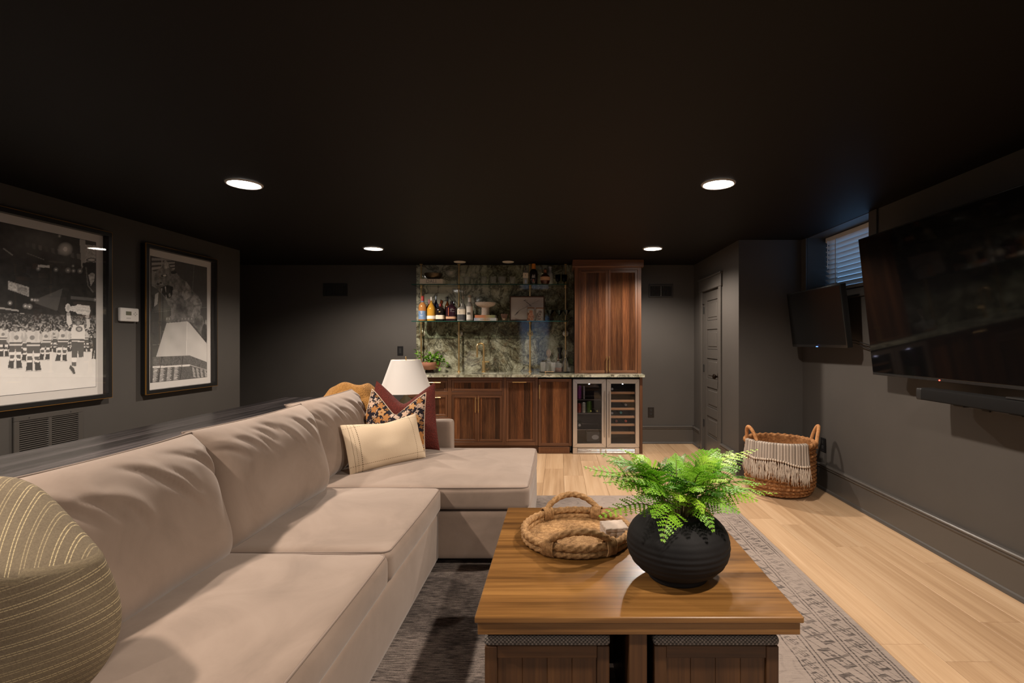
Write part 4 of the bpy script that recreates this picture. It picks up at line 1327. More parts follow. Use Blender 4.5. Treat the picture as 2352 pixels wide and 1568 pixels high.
# faucet
fxp, fyp = ax(1111, 6.19), 6.19
t = thing('faucet', 'brass gooseneck bar faucet against the stone backsplash', 'faucet', (fxp, fyp, CT))
b = MB(); b.lathe([(.026,0),(.026,.006),(.016,.010),(.0135,.016)], (fxp, fyp, CT), 20); part('base_ring', b, M['brass'], t)
zt = az(788, fyp); r_ = .040
path = [(fxp, fyp, CT+.01), (fxp, fyp, zt-r_)]
for k in range(1, 13):
    a = PI*k/12; path.append((fxp-r_*(1-math.cos(a))*.92, fyp-r_*(1-math.cos(a))*.55, zt-r_+r_*math.sin(a)))
e_ = path[-1]; path.append((e_[0], e_[1], az(820, fyp)))
b = MB(); b.tube(path, .0115, 14); part('spout', b, M['brass'], t, 60)
b = MB(); b.lathe([(.019,0),(.019,.12),(.0125,.126)], (fxp, fyp, CT+.01), 18); part('body', b, M['brass'], t)
zl = az(830.5, fyp); b = MB(); b.cyl((fxp-.018, fyp, zl), (fxp+.068, fyp, zl), .010, 12); part('lever', b, M['brass'], t)

# ---- brass posts and glass shelves
SY0, SY1 = 6.075, BS-.003
Z1, Z2 = az(736.5, SY0), az(652, SY0)            # shelf fronts, lower and upper
GT = .010
PYY = 6.272
for px, w in ((967.3, 'above the potted plant'), (1054, 'left of the faucet'), (1217.3, 'rising behind the framed sketch'), (1299.2, 'closest to the tall cabinet')):
    x = ax(px, PYY)
    t = thing('brass_post', 'slim brass post holding the glass shelves, '+w, 'post', (x, PYY, CT), 'brass shelf posts')
    b = MB(); b.cyl((x, PYY, CT+.004), (x, PYY, CEIL-.006), .0098, 14); part('rod', b, M['brass'], t)
    b = MB(); b.lathe([(.024,0),(.024,.005),(.013,.009),(.012,.028),(.0098,.03)], (x, PYY, CT), 18); part('base_flange', b, M['brass'], t)
    b = MB(); b.lathe([(.0098,-.012),(.022,-.006),(.022,-.002)], (x, PYY, CEIL), 18); part('ceiling_flange', b, M['brass'], t)
    zf = az(765.5, 6.33)
    b = MB(); T = Matrix.Translation((x, BS-.0005, zf)) @ Matrix.Rotation(R(90), 4, 'X')
    b.lathe([(.038,0),(.038,.005),(.030,.007),(.012,.008),(.010,.02)], n=24, M=T); b.cyl((x, BS-.018, zf), (x, PYY, zf), .008, 10)
    fl = part('wall_flange', b, plain('aged brass', (.62,.56,.42), .35, .9), t)
    b = MB()
    for k in range(4):
        a = PI/4+PI/2*k
        b.lathe([(.0045,0),(.0045,.0012),(0,.0014)], n=10, M=T @ Matrix.Translation((.027*math.cos(a), .027*math.sin(a), .0062)))
    part('screw', b, M['black'], fl)
    for z in (Z1, Z2):
        b = MB(); b.lathe([(.0098,-.022),(.016,-.018),(.016,-.0015),(.0098,-.001)], (x, PYY, z-GT), 16); b.lathe([(.016,.001),(.016,.006),(.0098,.010)], (x, PYY, z), 16)
        part('shelf_collar', b, M['brass'], t)
gl_m = clear_glass('shelf glass', (.90,.97,.935), 1.1)
edge_m = G('green glass edge'); edge_m.set(color=(.012,.055,.042), rough=.08, spec=.8); edge_m = edge_m.mat
for z, w in ((Z1, 'lower glass shelf holding the row of liquor bottles and framed sketch'), (Z2, 'upper glass shelf near the ceiling with drinking glasses and a book')):
    t = thing('glass_shelf', w, 'shelf', (-.85, 6.2, z-GT), 'glass shelves')
    xl, xr = ax(944.8, SY0), ax(1299.5, PYY)+.022
    b = MB(); b.box(xl+.003, xr-.003, SY0+.003, SY1-.001, z-GT, z); part('pane', b, gl_m, t, None)
    b = MB(); b.box(xl, xr, SY0, SY0+.0028, z-GT, z); b.box(xl, xl+.0028, SY0+.003, SY1, z-GT, z); b.box(xr-.0028, xr, SY0+.003, SY1, z-GT, z); part('polished_edge', b, edge_m, t, None)
# ================================================================== things on the shelves and the counter
M['clear'] = cut_glass('clear drinking glass', (.95,.95,.94))
M['smoke'] = clear_glass('smoked glass', (.22,.20,.18), 1.3)
def liquid(name, col, rough=.06): return plain(name, col, rough, spec=.6)
def band(mb, x, y, z0, z1, r, n=20, se=None):
    mb.lathe([(r, z0), (r, z1)], (x, y, 0), n, se=se, cap=False); return mb

def bottle(label, px0, px1, ptop, pbase, Y, zb, prof, body, cap=None, labels=(), se=None, n=22, capfrac=.90, name='liquor_bottle', extra=None, group=None, clearbody=False):
    """prof: list of (radius fraction, height fraction); labels: (h0, h1, colour, radius fraction)"""
    x = ax((px0+px1)/2, Y); W = (px1-px0)/FPX*Y/2; H = (pbase-ptop)/FPX*Y
    if se: W *= .93
    t = thing(name, label, 'bottle', (x, Y, zb), group)
    pr = [(r*W, h*H) for r, h in prof]
    full = list(pr)
    def rad(h):
        for (r0, h0), (r1, h1) in zip(pr, pr[1:]):
            if h0 <= h <= h1: return r0+(r1-r0)*((h-h0)/max(1e-6, h1-h0))
        return pr[-1][0]
    b = MB(); b.lathe(full, (x, Y, zb), n, se=se); part('bottle_body', b, body, t, 50)
    if cap:
        c0 = capfrac*H
        b = MB(); rc = max(rad(c0), .006)+.0012
        b.lathe([(rc, c0), (rc*1.02, c0+.004), (rc, H-.002), (rc*.8, H+.001), (0, H+.0012)], (x, Y, zb), 16, cap=False); part('cap', b, cap, t, 50)
    for k, (h0, h1, mt, rf) in enumerate(labels):
        b = MB(); r0 = max(rad(h0*H), rad(h1*H)) if rf is None else rf*W
        r0 += .0009
        b.lathe([(r0, h0*H), (r0, h1*H)], (x, Y, zb), n, se=se, cap=False); part('paper_label' if k == 0 else 'neck_label' if h0 > .6 else 'label_band', b, mt, t, 50)
    if extra: extra(t, x, Y, zb, W, H)
    return t
ROUND = [(0,0),(.92,0),(1,.015),(1,.56),(.93,.63),(.55,.72),(.33,.78),(.30,.98),(.30,1)]
SHOULD = [(0,0),(.95,0),(1,.02),(1,.55),(.9,.60),(.35,.68),(.27,.74),(.27,1)]
SQUAT = [(0,0),(.93,0),(1,.03),(1,.60),(.92,.70),(.5,.78),(.28,.82),(.26,1)]
cap_red = plain('red wax', (.36,.03,.03), .4); cap_white = plain('white stopper', (.66,.64,.60), .4); cap_cork = plain('cork stopper', (.48,.36,.26), .8)
cap_black = plain('black stopper', (.015,.015,.015), .3); cap_silver = plain('silver blue cap', (.40,.47,.52), .35, .5); cap_orange = plain('orange foil', (.50,.18,.02), .4)
lab_cream = plain('cream label', (.66,.58,.46), .7); lab_blue = plain('blue label', (.12,.20,.34), .6, var=.25, vscale=30); lab_peach = plain('peach label', (.52,.30,.18), .7)
lab_white = plain('white label', (.70,.66,.60), .7); lab_navy = plain('steel blue label', (.13,.20,.32), .6)
amber = liquid('amber whiskey', (.10,.028,.006)); tequila = liquid('golden tequila', (.46,.24,.03)); darkb = liquid('dark bottle', (.012,.008,.007)); clear_b = liquid('pale bottle', (.30,.29,.26)); grn = liquid('dark green bottle', (.012,.02,.010))
speck = plain('dark speckled band', (.05,.05,.055), .5, var=.9, vscale=220)
purple_d = liquid('deep plum bottle', (.028,.010,.016))
YF1, YF2 = 6.137, 6.236
zb1, zb2 = Z1+.001, Z2+.001
def stroke(t, name, mt, segs, w=.0016):
    """printed strokes on the front of a label; segs in world x, z at depth y"""
    b = MB()
    for x0, z0, x1, z1, y in segs:
        d = Vector((x1-x0, 0, z1-z0)); nrm = Vector((-d.z, 0, d.x)).normalized()*w/2
        p, q = Vector((x0, y, z0)), Vector((x1, y, z1)); e = Vector((0, .0006, 0))
        b.add([p-nrm, q-nrm, q+nrm, p+nrm, p-nrm+e, q-nrm+e, q+nrm+e, p+nrm+e], [(0,1,2,3),(7,6,5,4),(0,4,5,1),(1,5,6,2),(2,6,7,3),(3,7,4,0)])
    return part(name, b, mt, t, None)
ink = plain('printing ink', (.02,.018,.018), .6); ink_pale = plain('pale ink', (.55,.52,.50), .6); ink_gold = plain('gold ink', (.50,.36,.12), .4, .4); ink_orange = plain('orange ribbon', (.60,.13,.03), .5)

def ex_blue(t, x, y, z, W, H):
    stroke(t, 'label_print', ink_pale, [(x-.012, z+H*.36, x+.012, z+H*.36, y-W-.0022), (x-.009, z+H*.33, x+.009, z+H*.33, y-W-.0022), (x-.014, z+H*.20, x+.014, z+H*.20, y-W-.0022), (x-.006, z+H*.29, x+.006, z+H*.29, y-W-.0022)], .005)
bottle('amber bottle with a red wax top and blue label', 961.5, 979.5, 678, 735, YF1, zb1, ROUND, liquid('honey bourbon', (.36,.16,.05)), cap_red,
       [(.06,.40,lab_blue,None), (.66,.80,lab_navy,.42)], capfrac=.80, extra=ex_blue, group='liquor on the lower shelf')
bottle('golden tequila bottle with a white cap and small white label, second from the shelf end', 980.8, 1000.8, 680, 735, YF1, zb1, [(0,0),(.9,0),(1,.03),(.97,.50),(.75,.60),(.30,.74),(.22,.78),(.22,1)], tequila, cap_white,
       [(.08,.21,lab_white,None)], capfrac=.84, group='liquor on the lower shelf')
def ex_gold(t, x, y, z, W, H):
    s = []
    for a in range(7):
        an = a*PI*2/7; s.append((x, z+H*.52, x+.010*math.cos(an), z+H*.52+.008*math.sin(an), y-W-.0005))
    stroke(t, 'gold_emblem', ink_gold, s, .004)
bottle('squat dark bottle with a red stopper, gold emblem and cream label', 1001.3, 1021.8, 694.5, 734, YF1, zb1, SQUAT, darkb, cap_red, [(.10,.33,lab_cream,None)], capfrac=.84, extra=ex_gold, group='liquor on the lower shelf', se=5)
def ex_or(t, x, y, z, W, H):
    stroke(t, 'orange_stripe', ink_orange, [(x-W*.42, z+H*.26, x-W*.42, z+H*.66, y-W*1.0-.0006)], .006)
    stroke(t, 'label_print', ink_pale, [(x-W*.1, z+H*k, x+W*.7, z+H*k, y-W-.0006) for k in (.46, .56)]+[(x-W*.05, z+H*.62, x+W*.5, z+H*.62, y-W-.0006)], .0016)
bottle('wide plum-dark square bottle with an orange stripe and peach label', 1024.5, 1050.5, 690, 735, YF1, zb1, SQUAT, purple_d, cap_black, [(.10,.21,lab_peach,None)], capfrac=.86, extra=ex_or, group='liquor on the lower shelf', se=5)
def ex_seven(t, x, y, z, W, H):
    yy = y-W*1.0-.0012
    tm = text_mesh('7.', .030, Matrix.Translation((x-.012, yy, z+H*.47)) @ Matrix.Rotation(R(90), 4, 'X')); part('lettering', tm, ink, t, None)
bottle('square clear gin bottle with a white 7. label and dark speckled lower half', 1050.5, 1070, 695, 735, YF1, zb1, [(0,0),(.96,0),(1,.02),(1,.66),(.9,.74),(.35,.80),(.2,.83),(.2,1)], clear_b, cap_white,
       [(.36,.66,lab_cream,None), (.05,.36,speck,None)], capfrac=.85, se=6, extra=ex_seven, group='liquor on the lower shelf')
def ex_wh(t, x, y, z, W, H):
    stroke(t, 'label_print', ink, [(x+k*.0075-.002, z+H*.24, x+k*.0075-.002, z+H*.33, y-W-.0022) for k in (-2,-1,0,1,2)], .0042)
bottle('slim bottle with a tall white label and cork stopper, right end of the bottle row', 1071, 1085.5, 676, 735, YF1, zb1, [(0,0),(.93,0),(1,.015),(1,.60),(.9,.66),(.48,.72),(.42,.76),(.42,1)], clear_b, cap_cork,
       [(.05,.56,lab_white,None), (.74,.90,lab_white,.46)], capfrac=.92, extra=ex_wh, group='liquor on the lower shelf')
# the back row on the lower shelf
bottle('bottle with a red and white cap behind the tequila bottle', 978, 994, 683, 733, YF2, zb1, ROUND, amber, plain('red and white foil', (.50,.22,.20), .5, var=.5, vscale=90), (), capfrac=.80, group='liquor on the lower shelf')
bottle('bottle with a silvery blue cap behind the squat dark bottle', 995, 1008, 675, 733, YF2, zb1, ROUND, liquid('blue grey bottle', (.03,.045,.09)), cap_silver, (), capfrac=.86, group='liquor on the lower shelf')
bottle('bottle with a round amber glass stopper in the back row', 1008.5, 1021, 684, 733, YF2, zb1, [(0,0),(1,.02),(1,.5),(.7,.62),(.3,.68),(.28,.80),(.58,.88),(.5,.96),(0,1)], liquid('red amber bottle', (.14,.035,.010)), None, (), group='liquor on the lower shelf')
bottle('tall dark-capped bottle in the back row above the plum bottle', 1021.5, 1034, 677, 733, YF2, zb1, ROUND, amber, cap_black, (), capfrac=.82, group='liquor on the lower shelf')
bottle('bottle with a grey stopper behind the plum-dark square bottle', 1034.5, 1050.5, 688, 733, YF2, zb1, SHOULD, darkb, cap_silver, (), capfrac=.90, group='liquor on the lower shelf')
bottle('cork-topped clear bottle behind the square gin bottle', 1057, 1070.5, 675, 733, YF2, zb1, SHOULD, clear_b, cap_cork, (), capfrac=.88, group='liquor on the lower shelf')
bottle('clear bottle in the back row behind the white-labelled bottle', 1071.5, 1085, 692, 733, YF2, zb1, SHOULD, clear_b, cap_silver, (), capfrac=.90, group='liquor on the lower shelf')

# books
def book(name, label, px0, px1, z0, h, Y, depth, cover, group=None, skew=0., n_title=None, title_m=None, size=.02, cat='book', stripes=None):
    x0, x1 = ax(px0, Y), ax(px1, Y)
    t = thing(name, label, cat, ((x0+x1)/2, Y+depth/2, z0), group)
    b = MB(); c = .0022
    b.rbox(x0, x1, Y, Y+depth, z0, z0+c, .0008); b.rbox(x0, x1, Y, Y+depth, z0+h-c, z0+h, .0008); b.rbox(x0, x1, Y, Y+.003, z0, z0+h, .0012)
    part('cover', b, cover, t)
    b = MB(); b.box(x0+.003, x1-.003, Y+.003, Y+depth-.003, z0+c, z0+h-c); part('page_block', b, M['paper'], t)
    if n_title:
        tm = text_mesh(n_title, size, Matrix.Translation(((x0+x1)/2, Y-.0004, z0+h/2)) @ Matrix.Rotation(R(90), 4, 'X')); part('lettering', tm, title_m, t, None)
    return t
def gradient_cover(name, stops):
    g = G(name); x, y, z = g.xyz(g.coord()); n = g.noise(g.coord(), 18, 3)
    g.set(color=g.ramp(x*3.2+.5+(n-.5)*.35, stops), rough=.45); return g.mat
YB1 = 6.095
hb = (735.6-728.8)/FPX*YB1
book('art_book', 'white and blue art book under the orange one on the lower shelf', 1088.5, 1140, zb1, .036, YB1, .18,
     gradient_cover('painted white spine', [(0,(.25,.28,.42)),(.3,(.55,.50,.46)),(.5,(.60,.36,.18)),(.75,(.50,.52,.50)),(1,(.62,.64,.64))]), 'books under the pedestal bowl', n_title='KANDINSKY', title_m=ink, size=.021)
book('art_book', 'orange and green art book lying directly under the stone pedestal bowl', 1090.5, 1137, zb1+.0365, .034, YB1+.003, .17,
     gradient_cover('orange green spine', [(0,(.62,.20,.10)),(.45,(.52,.22,.10)),(.7,(.36,.34,.16)),(1,(.16,.24,.12))]), 'books under the pedestal bowl')
b = MB(); yy = YB1+.08; xx = ax(1115, yy); zp = zb1+.0712; kk = yy/FPX
b.lathe([(0,0),(9.2*kk,0),(9.4*kk,.004),(8.9*kk,20*kk*.5),(8.6*kk,17.5*kk),(12*kk,19.2*kk),(19*kk,21.5*kk),(23*kk,25.5*kk),(23.5*kk,29.0*kk),(22.4*kk,29.4*kk),(19*kk,27*kk),(10*kk,25*kk),(0,24.5*kk)], (xx, yy, zp), 36)
solo('pedestal_bowl', b, plain('pale rough stone', (.56,.47,.40), .85, var=.14, vscale=60, bump=.3, bscale=90), 'pale stone pedestal bowl standing on two books on the lower shelf', 'bowl', loc=(xx, yy, zp), smooth=50)
# small cut glass bowl
b = MB(); yy = 6.14; xx = ax(1158, yy)
b.lathe([(0,.002),(.022,.002),(.026,.004),(.030,.03),(.042,.068),(.044,.085),(.041,.085),(.028,.03),(0,.008)], (xx, yy, zb1), 14)
solo('cut_glass_bowl', b, cut_glass('rose tinted cut glass', (.90,.68,.58)), 'small rose tinted cut glass bowl between the books and framed sketch', 'bowl', loc=(xx, yy, zb1), smooth=20)

# framed sketch of a bird on a branch, leaning on the stone
yy = 6.207; fx0, fx1 = ax(1170.5, yy), ax(1250.8, yy); fh = (733.5-676)/FPX*yy; W = (fx1-fx0)/2; H = fh/2
F = Matrix.Translation(((fx0+fx1)/2, yy+.003, zb1)) @ Matrix.Rotation(R(-6), 4, 'X') @ Matrix.Translation((0, 0, H+.003))
t = thing('framed_sketch', 'wood framed ink sketch of a bird on a branch, leaning on the lower glass shelf', 'picture', ((fx0+fx1)/2, yy, zb1))
b = MB(); e = .014
b.rbox(-W, W, -.009, .009, -H, -H+e, .002, 1, F); b.rbox(-W, W, -.009, .009, H-e, H, .002, 1, F); b.rbox(-W, -W+e, -.009, .009, -H+e, H-e, .002, 1, F); b.rbox(W-e, W, -.009, .009, -H+e, H-e, .002, 1, F)
part('frame', b, plain('dark walnut frame', (.075,.035,.02), .4), t)
b = MB(); b.box(-W+e, W-e, -.001, .004, -H+e, H-e, F); part('drawing_paper', b, plain('warm grey paper', (.47,.41,.375), .8), t)
b = MB(); rg = random.Random(3)
def pen(x0, z0, x1, z1, w, wob=.012):
    pts = [(x0+(x1-x0)*k/6+rg.uniform(-wob, wob)*W*.4, z0+(z1-z0)*k/6+rg.uniform(-wob, wob)*W*.4) for k in range(7)]
    for (a, b_), (c, d) in zip(pts, pts[1:]):
        dv = Vector((c-a, 0, d-b_)); nn = Vector((-dv.z, 0, dv.x)).normalized()*w/2
        b.add([F @ Vector((a-nn.x, -.0016, b_-nn.z)), F @ Vector((c-nn.x, -.0016, d-nn.z)), F @ Vector((c+nn.x, -.0016, d+nn.z)), F @ Vector((a+nn.x, -.0016, b_+nn.z))], [(0,1,2,3)])
pen(-.72*W, -.55*H, -.45*W, -.15*H, .0026); pen(-.45*W, -.15*H, .05*W, .20*H, .0032); pen(.05*W, .20*H, .72*W, .72*H, .0018); pen(-.45*W, -.15*H, -.62*W, -.48*H, .0014)
pen(-.5*W, -.20*H, -.48*W, .05*H, .0012); pen(.3*W, .40*H, .62*W, .44*H, .0012); pen(.42*W, .48*H, .46*W, .75*H, .001); pen(-.2*W, .02*H, -.28*W, .2*H, .001); pen(.5*W,.55*H,.74*W,.6*H,.001)
for k in range(8): pen(-.70*W+k*.02*W, -.55*H+.02*k*H, -.60*W+k*.03*W, -.30*H+.03*k*H, .0009)
for k in range(7):                                                     # the bird: overlapping hatch strokes
    pen(-.14*W+k*.045*W, .64*H-k*.055*H, .0*W+k*.045*W, .50*H-k*.055*H, .0042, .02)
pen(-.20*W, .64*H, -.08*W, .70*H, .006); pen(-.25*W, .62*H, -.14*W, .64*H, .002); pen(.14*W, .32*H, .20*W, .08*H, .003); pen(-.02*W, .35*H, .0, .20*H, .0012); pen(-.1*W,.72*H,.02*W,.60*H,.003)
part('ink_drawing', b, plain('brown black ink', (.05,.04,.04), .7), t, None)

# jars of dried citrus
def citrus_jar(px0, px1, ptop, label, fruit, seed):
    yy = 6.138; x = ax((px0+px1)/2, yy); r = (px1-px0)/FPX*yy/2; H = (734.5-ptop)/FPX*yy
    t = thing('citrus_jar', label, 'jar', (x, yy, zb1), 'jars of dried citrus')
    b = MB(); b.lathe([(0,.001),(r*.95,.001),(r,.006),(r,H*.86),(r*.9,H*.90),(r*.9,H*.93)], (x, yy, zb1), 24, cap=False); part('glass_body', b, M['clear'], t, 50)
    b = MB(); b.lathe([(r*.96,H*.90),(r*.98,H*.92),(r*.98,H*.99),(r*.9,H),(0,H)], (x, yy, zb1), 24); part('lid', b, clear_glass('peach glass lid', (.85,.62,.48), 1.5), t, 50)
    rg = random.Random(seed)
    rind = plain('dried rind', fruit[0], .7); pulp = plain('dried pulp', fruit[1], .7, var=.3, vscale=120); pith = plain('pale pith', fruit[2], .8)
    for k in range(7):
        a = rg.uniform(-2.4, -.7) if k < 4 else rg.uniform(0, 6.28)
        zc = zb1+.024+(k % 4)*H*.17; rr = r*.50
        T = Matrix.Translation((x+math.cos(a)*r*.40, yy+math.sin(a)*r*.40-.002, zc)) @ Matrix.Rotation(R(90+rg.uniform(-22, 22)), 4, 'X') @ Matrix.Rotation(R(rg.uniform(-25, 25)), 4, 'Y')
        b = MB(); b.lathe([(rr*.84,-.002),(rr,-.0018),(rr,.0018),(rr*.84,.002)], n=18, M=T, cap=False); o = part('citrus_slice', b, rind, t)
        b = MB(); b.lathe([(0,-.0012),(rr*.7,-.0016),(rr*.7,.0016),(0,.0012)], n=18, M=T); part('pulp', b, pulp, o)
        b = MB(); b.lathe([(rr*.7,-.0018),(rr*.85,-.0019),(rr*.85,.0019),(rr*.7,.0018)], n=18, M=T, cap=False); part('pith', b, pith, o)
citrus_jar(1210.3, 1228, 703.5, 'glass jar of dried orange slices in front of the framed sketch', ((.42,.13,.03),(.40,.10,.02),(.62,.38,.20)), 2)
citrus_jar(1230, 1248.8, 704, 'glass jar of dark dried citrus slices beside the orange one', ((.09,.05,.03),(.07,.03,.02),(.52,.42,.34)), 6)

# stemware
def stem_glass(label, px, pbase, ptop, wpx, Y, zb, shape, mt, group, name='stem_glass'):
    x = ax(px, Y); H = (pbase-ptop)/FPX*Y; r = wpx/FPX*Y/2
    P = {'martini': [(0,.001),(r*.62,.001),(r*.6,.003),(.004,.008),(.0032,H*.45),(.005,H*.48),(r*.98,H*.99),(r,H),(r*.94,H*.985),(.004,H*.52),(0,H*.51)],
         'coupe': [(0,.001),(r*.6,.001),(r*.58,.003),(.004,.008),(.0032,H*.55),(.006,H*.60),(r*.7,H*.70),(r*.98,H*.88),(r,H),(r*.97,H),(r*.92,H*.88),(r*.6,H*.73),(0,H*.66)],
         'tumbler': [(0,.001),(r*.72,.001),(r*.80,.006),(r*.97,H*.6),(r,H),(r*.95,H),(r*.90,H*.6),(r*.72,.014),(0,.012)],
         'snifter': [(0,.001),(r*.6,.001),(r*.55,.004),(.005,.010),(.005,H*.28),(r*.8,H*.42),(r,H*.60),(r*.82,H),(r*.78,H),(r*.93,H*.60),(r*.7,H*.43),(0,H*.34)],
         'goblet': [(0,.001),(r*.7,.001),(r*.66,.004),(.006,.012),(.006,H*.25),(r*.8,H*.35),(r,H*.6),(r*.98,H),(r*.93,H),(r*.93,H*.6),(0,H*.33)]}[shape]
    b = MB(); b.lathe(P, (x, Y, zb), 24 if shape != 'goblet' else 12)
    return solo(name, b, mt, label, 'glass', group, 50 if shape != 'goblet' else 15, (x, Y, zb))
dkg = clear_glass('dark smoked glass', (.10,.085,.07), 1.2)
for k, (px, w) in enumerate(((1263.5, 'leftmost of the three smoky martini glasses right of the framed sketch'), (1284.5, 'middle of the three smoky martini glasses right of the framed sketch'), (1301.5, 'smoky martini glass at the shelf end beside the last brass post'))):
    stem_glass(w, px, 734.5, 710, (24, 21, 18)[k], (6.13, 6.20, 6.13)[k], zb1, 'martini', dkg, 'smoked martini glasses', 'martini_glass')
# upper shelf
bk = book('art_book', 'large pale book lying flat at the left end of the upper shelf', 964, 1017, zb2, .062, 6.086, .172, plain('cream linen cover', (.60,.50,.38), .6, var=.1, vscale=60), None, n_title='DALÍ', title_m=plain('grey lettering', (.17,.15,.14), .6), size=.060)
yy = 6.172; xx = ax(996, yy); b = MB(); z_ = zb2+.0625
b.lathe([(0,0),(.05,0),(.075,.012),(.105,.045),(.112,.075),(.108,.077),(.10,.048),(.07,.018),(0,.012)], (xx, yy, z_), 32)
solo('bronze_bowl', b, plain('dark bronze', (.085,.060,.032), .35, .7, var=.3, vscale=20), 'dark bronze bowl resting on the pale book on the upper shelf', 'bowl', loc=(xx, yy, z_), smooth=50)
stem_glass('clear coupe glass standing alone between the pale book and second brass post', 1034, 651.5, 621, 24, 6.15, zb2, 'coupe', M['clear'], 'clear glasses on the upper shelf')
stem_glass('wide clear coupe just right of the second brass post on the upper shelf', 1066, 651.5, 624.5, 20, 6.24, zb2, 'coupe', M['clear'], 'clear glasses on the upper shelf')
stem_glass('wide clear coupe left of the row of tumblers on the upper shelf', 1090, 651.5, 625.5, 20, 6.24, zb2, 'coupe', M['clear'], 'clear glasses on the upper shelf')
for px, w, wd in ((1072, 'clear tumbler standing in front of the two wide coupes', 15), (1111, 'clear tumbler, first in the row right of the wide coupes', 14), (1133, 'clear tumbler, second in the row right of the wide coupes', 15), (1153, 'bright clear tumbler, third in the row right of the wide coupes', 18), (1177, 'clear tumbler nearest to the labelled 7. bottle on the upper shelf', 14)):
    stem_glass(w, px, 651.5, 633.5, wd, 6.135, zb2, 'tumbler', M['clear'], 'clear glasses on the upper shelf', 'tumbler')
def ex_seven2(t, x, y, z, W, H):
    tm = text_mesh('7.', .032, Matrix.Translation((x, y-W-.0012, z+H*.52)) @ Matrix.Rotation(R(90), 4, 'X')); part('lettering', tm, ink, t, None)
bottle('square clear bottle with a cream 7. label on the upper shelf', 1201, 1214, 613.5, 651.5, YF1, zb2, [(0,0),(.96,0),(1,.02),(1,.66),(.9,.74),(.5,.79),(.42,.83),(.42,1)], clear_b, cap_black, [(.38,.68,lab_cream,None)], capfrac=.84, se=6, extra=ex_seven2, group='bottles on the upper shelf')
def ex_blk(t, x, y, z, W, H):
    stroke(t, 'label_print', ink_pale, [(x-.016+k*.0065, z+H*.30, x-.016+k*.0065, z+H*.40+.008*((k*5) % 3), y-W-.0008) for k in range(6)], .003)
    stroke(t, 'label_shield', plain('dusty red print', (.35,.12,.10), .6), [(x-.011, z+H*.20, x+.011, z+H*.20, y-W-.0008), (x-.007, z+H*.12, x+.007, z+H*.12, y-W-.0008)], .012)
bottle('tall black bottle with an orange foil neck on the upper shelf', 1216.3, 1234.8, 604, 651.5, YF1, zb2, ROUND, darkb, cap_orange, (), capfrac=.74, extra=ex_blk, group='bottles on the upper shelf')
bottle('tall clear bottle with a clear stopper behind the round amber bottle', 1234, 1250, 609, 651, YF2, zb2, SHOULD, M['clear'], cap_silver, (), capfrac=.9, group='bottles on the upper shelf')
bottle('round amber bottle with a peach band and amber stopper on the upper shelf', 1241, 1263.3, 617.5, 651.5, YF1, zb2, [(0,0),(.62,0),(.80,.06),(.99,.28),(1,.42),(.88,.58),(.5,.68),(.30,.72),(.30,1)], liquid('deep amber', (.07,.018,.006)), plain('amber stopper', (.24,.10,.05), .4), [(.26,.50,lab_peach,1.0)], capfrac=.80, group='bottles on the upper shelf')
bottle('frosted white bottle at the right end of the upper shelf bottles', 1256.5, 1270.8, 608, 651, 6.246, zb2, [(0,0),(.95,0),(1,.02),(1,.58),(.9,.66),(.5,.72),(.46,.94),(.62,.95),(.62,1)], plain('frosted white glass', (.46,.47,.49), .4), None, (), group='bottles on the upper shelf')
for px, w in ((1281.3, 'dark green textured goblet left of the last brass post on the upper shelf'), (1296, 'dark green textured goblet overlapping the last brass post on the upper shelf')):
    stem_glass(w, px, 651.5, 629, 13, 6.14, zb2, 'goblet', clear_glass('dark green textured glass', (.16,.20,.12), 1.2, .12), 'dark green goblets', 'goblet')

# plant in a terracotta footed bowl
yy = 6.11; xx = ax(987, yy); kk = yy/FPX
t = thing('potted_plant', 'trailing green plant in a terracotta bowl on the counter beside the lamp', 'plant', (xx, yy, CT))
b = MB(); b.lathe([(0,.001),(.060,.001),(.062,.004),(.050,.030),(.046,.034),(0,.034)], (xx, yy, CT), 26); part('dark_foot', b, plain('dark metal foot', (.05,.045,.04), .3, .8), t, 40)
b = MB(); b.lathe([(.045,.034),(.085,.045),(.118,.075),(.128,.105),(.126,.128),(.118,.130),(.116,.110),(.10,.10),(0,.10)], (xx, yy, CT), 32); part('terracotta_bowl', b, plain('terracotta', (.33,.14,.085), .75, var=.18, vscale=14), t, 50)
def leaf_mat(name, a, b_, c_):
    g = G(name); rn = g.rand(); n = g.noise(g.coord(), 14, 3)
    col = g.ramp(rn*.6+n*.4, [(.15, a), (.5, b_), (.85, c_)])
    g.set(color=col, rough=.45, spec=.4)
    # a little light passes through the blade
    tr = g.n.new('ShaderNodeBsdfTranslucent'); g.l.new(col.k, tr.inputs[0])
    mx = g.n.new('ShaderNodeMixShader'); mx.inputs[0].default_value = .25
    g.l.new(g.b.outputs[0], mx.inputs[1]); g.l.new(tr.outputs[0], mx.inputs[2]); g.l.new(mx.outputs[0], g.out.inputs['Surface'])
    return g.mat
M['leaf'] = leaf_mat('green leaf', (.05,.14,.015), (.14,.32,.03), (.28,.50,.07))
lm = MB()
for i in range(5):
    u = i/4; w = .5*math.sin(PI*min(1, u*.93+.07))**.8
    for s_ in (-1, 0, 1): lm.v.append((s_*w, u, .10*abs(s_)*w-.22*u*u))
for i in range(4):
    a = i*3
    lm.f += [(a, a+1, a+4, a+3), (a+1, a+2, a+5, a+4)]; lm.m += [0, 0]
leaf_me = lm.mesh('leaf', M['leaf'], 180)
rg = random.Random(11)
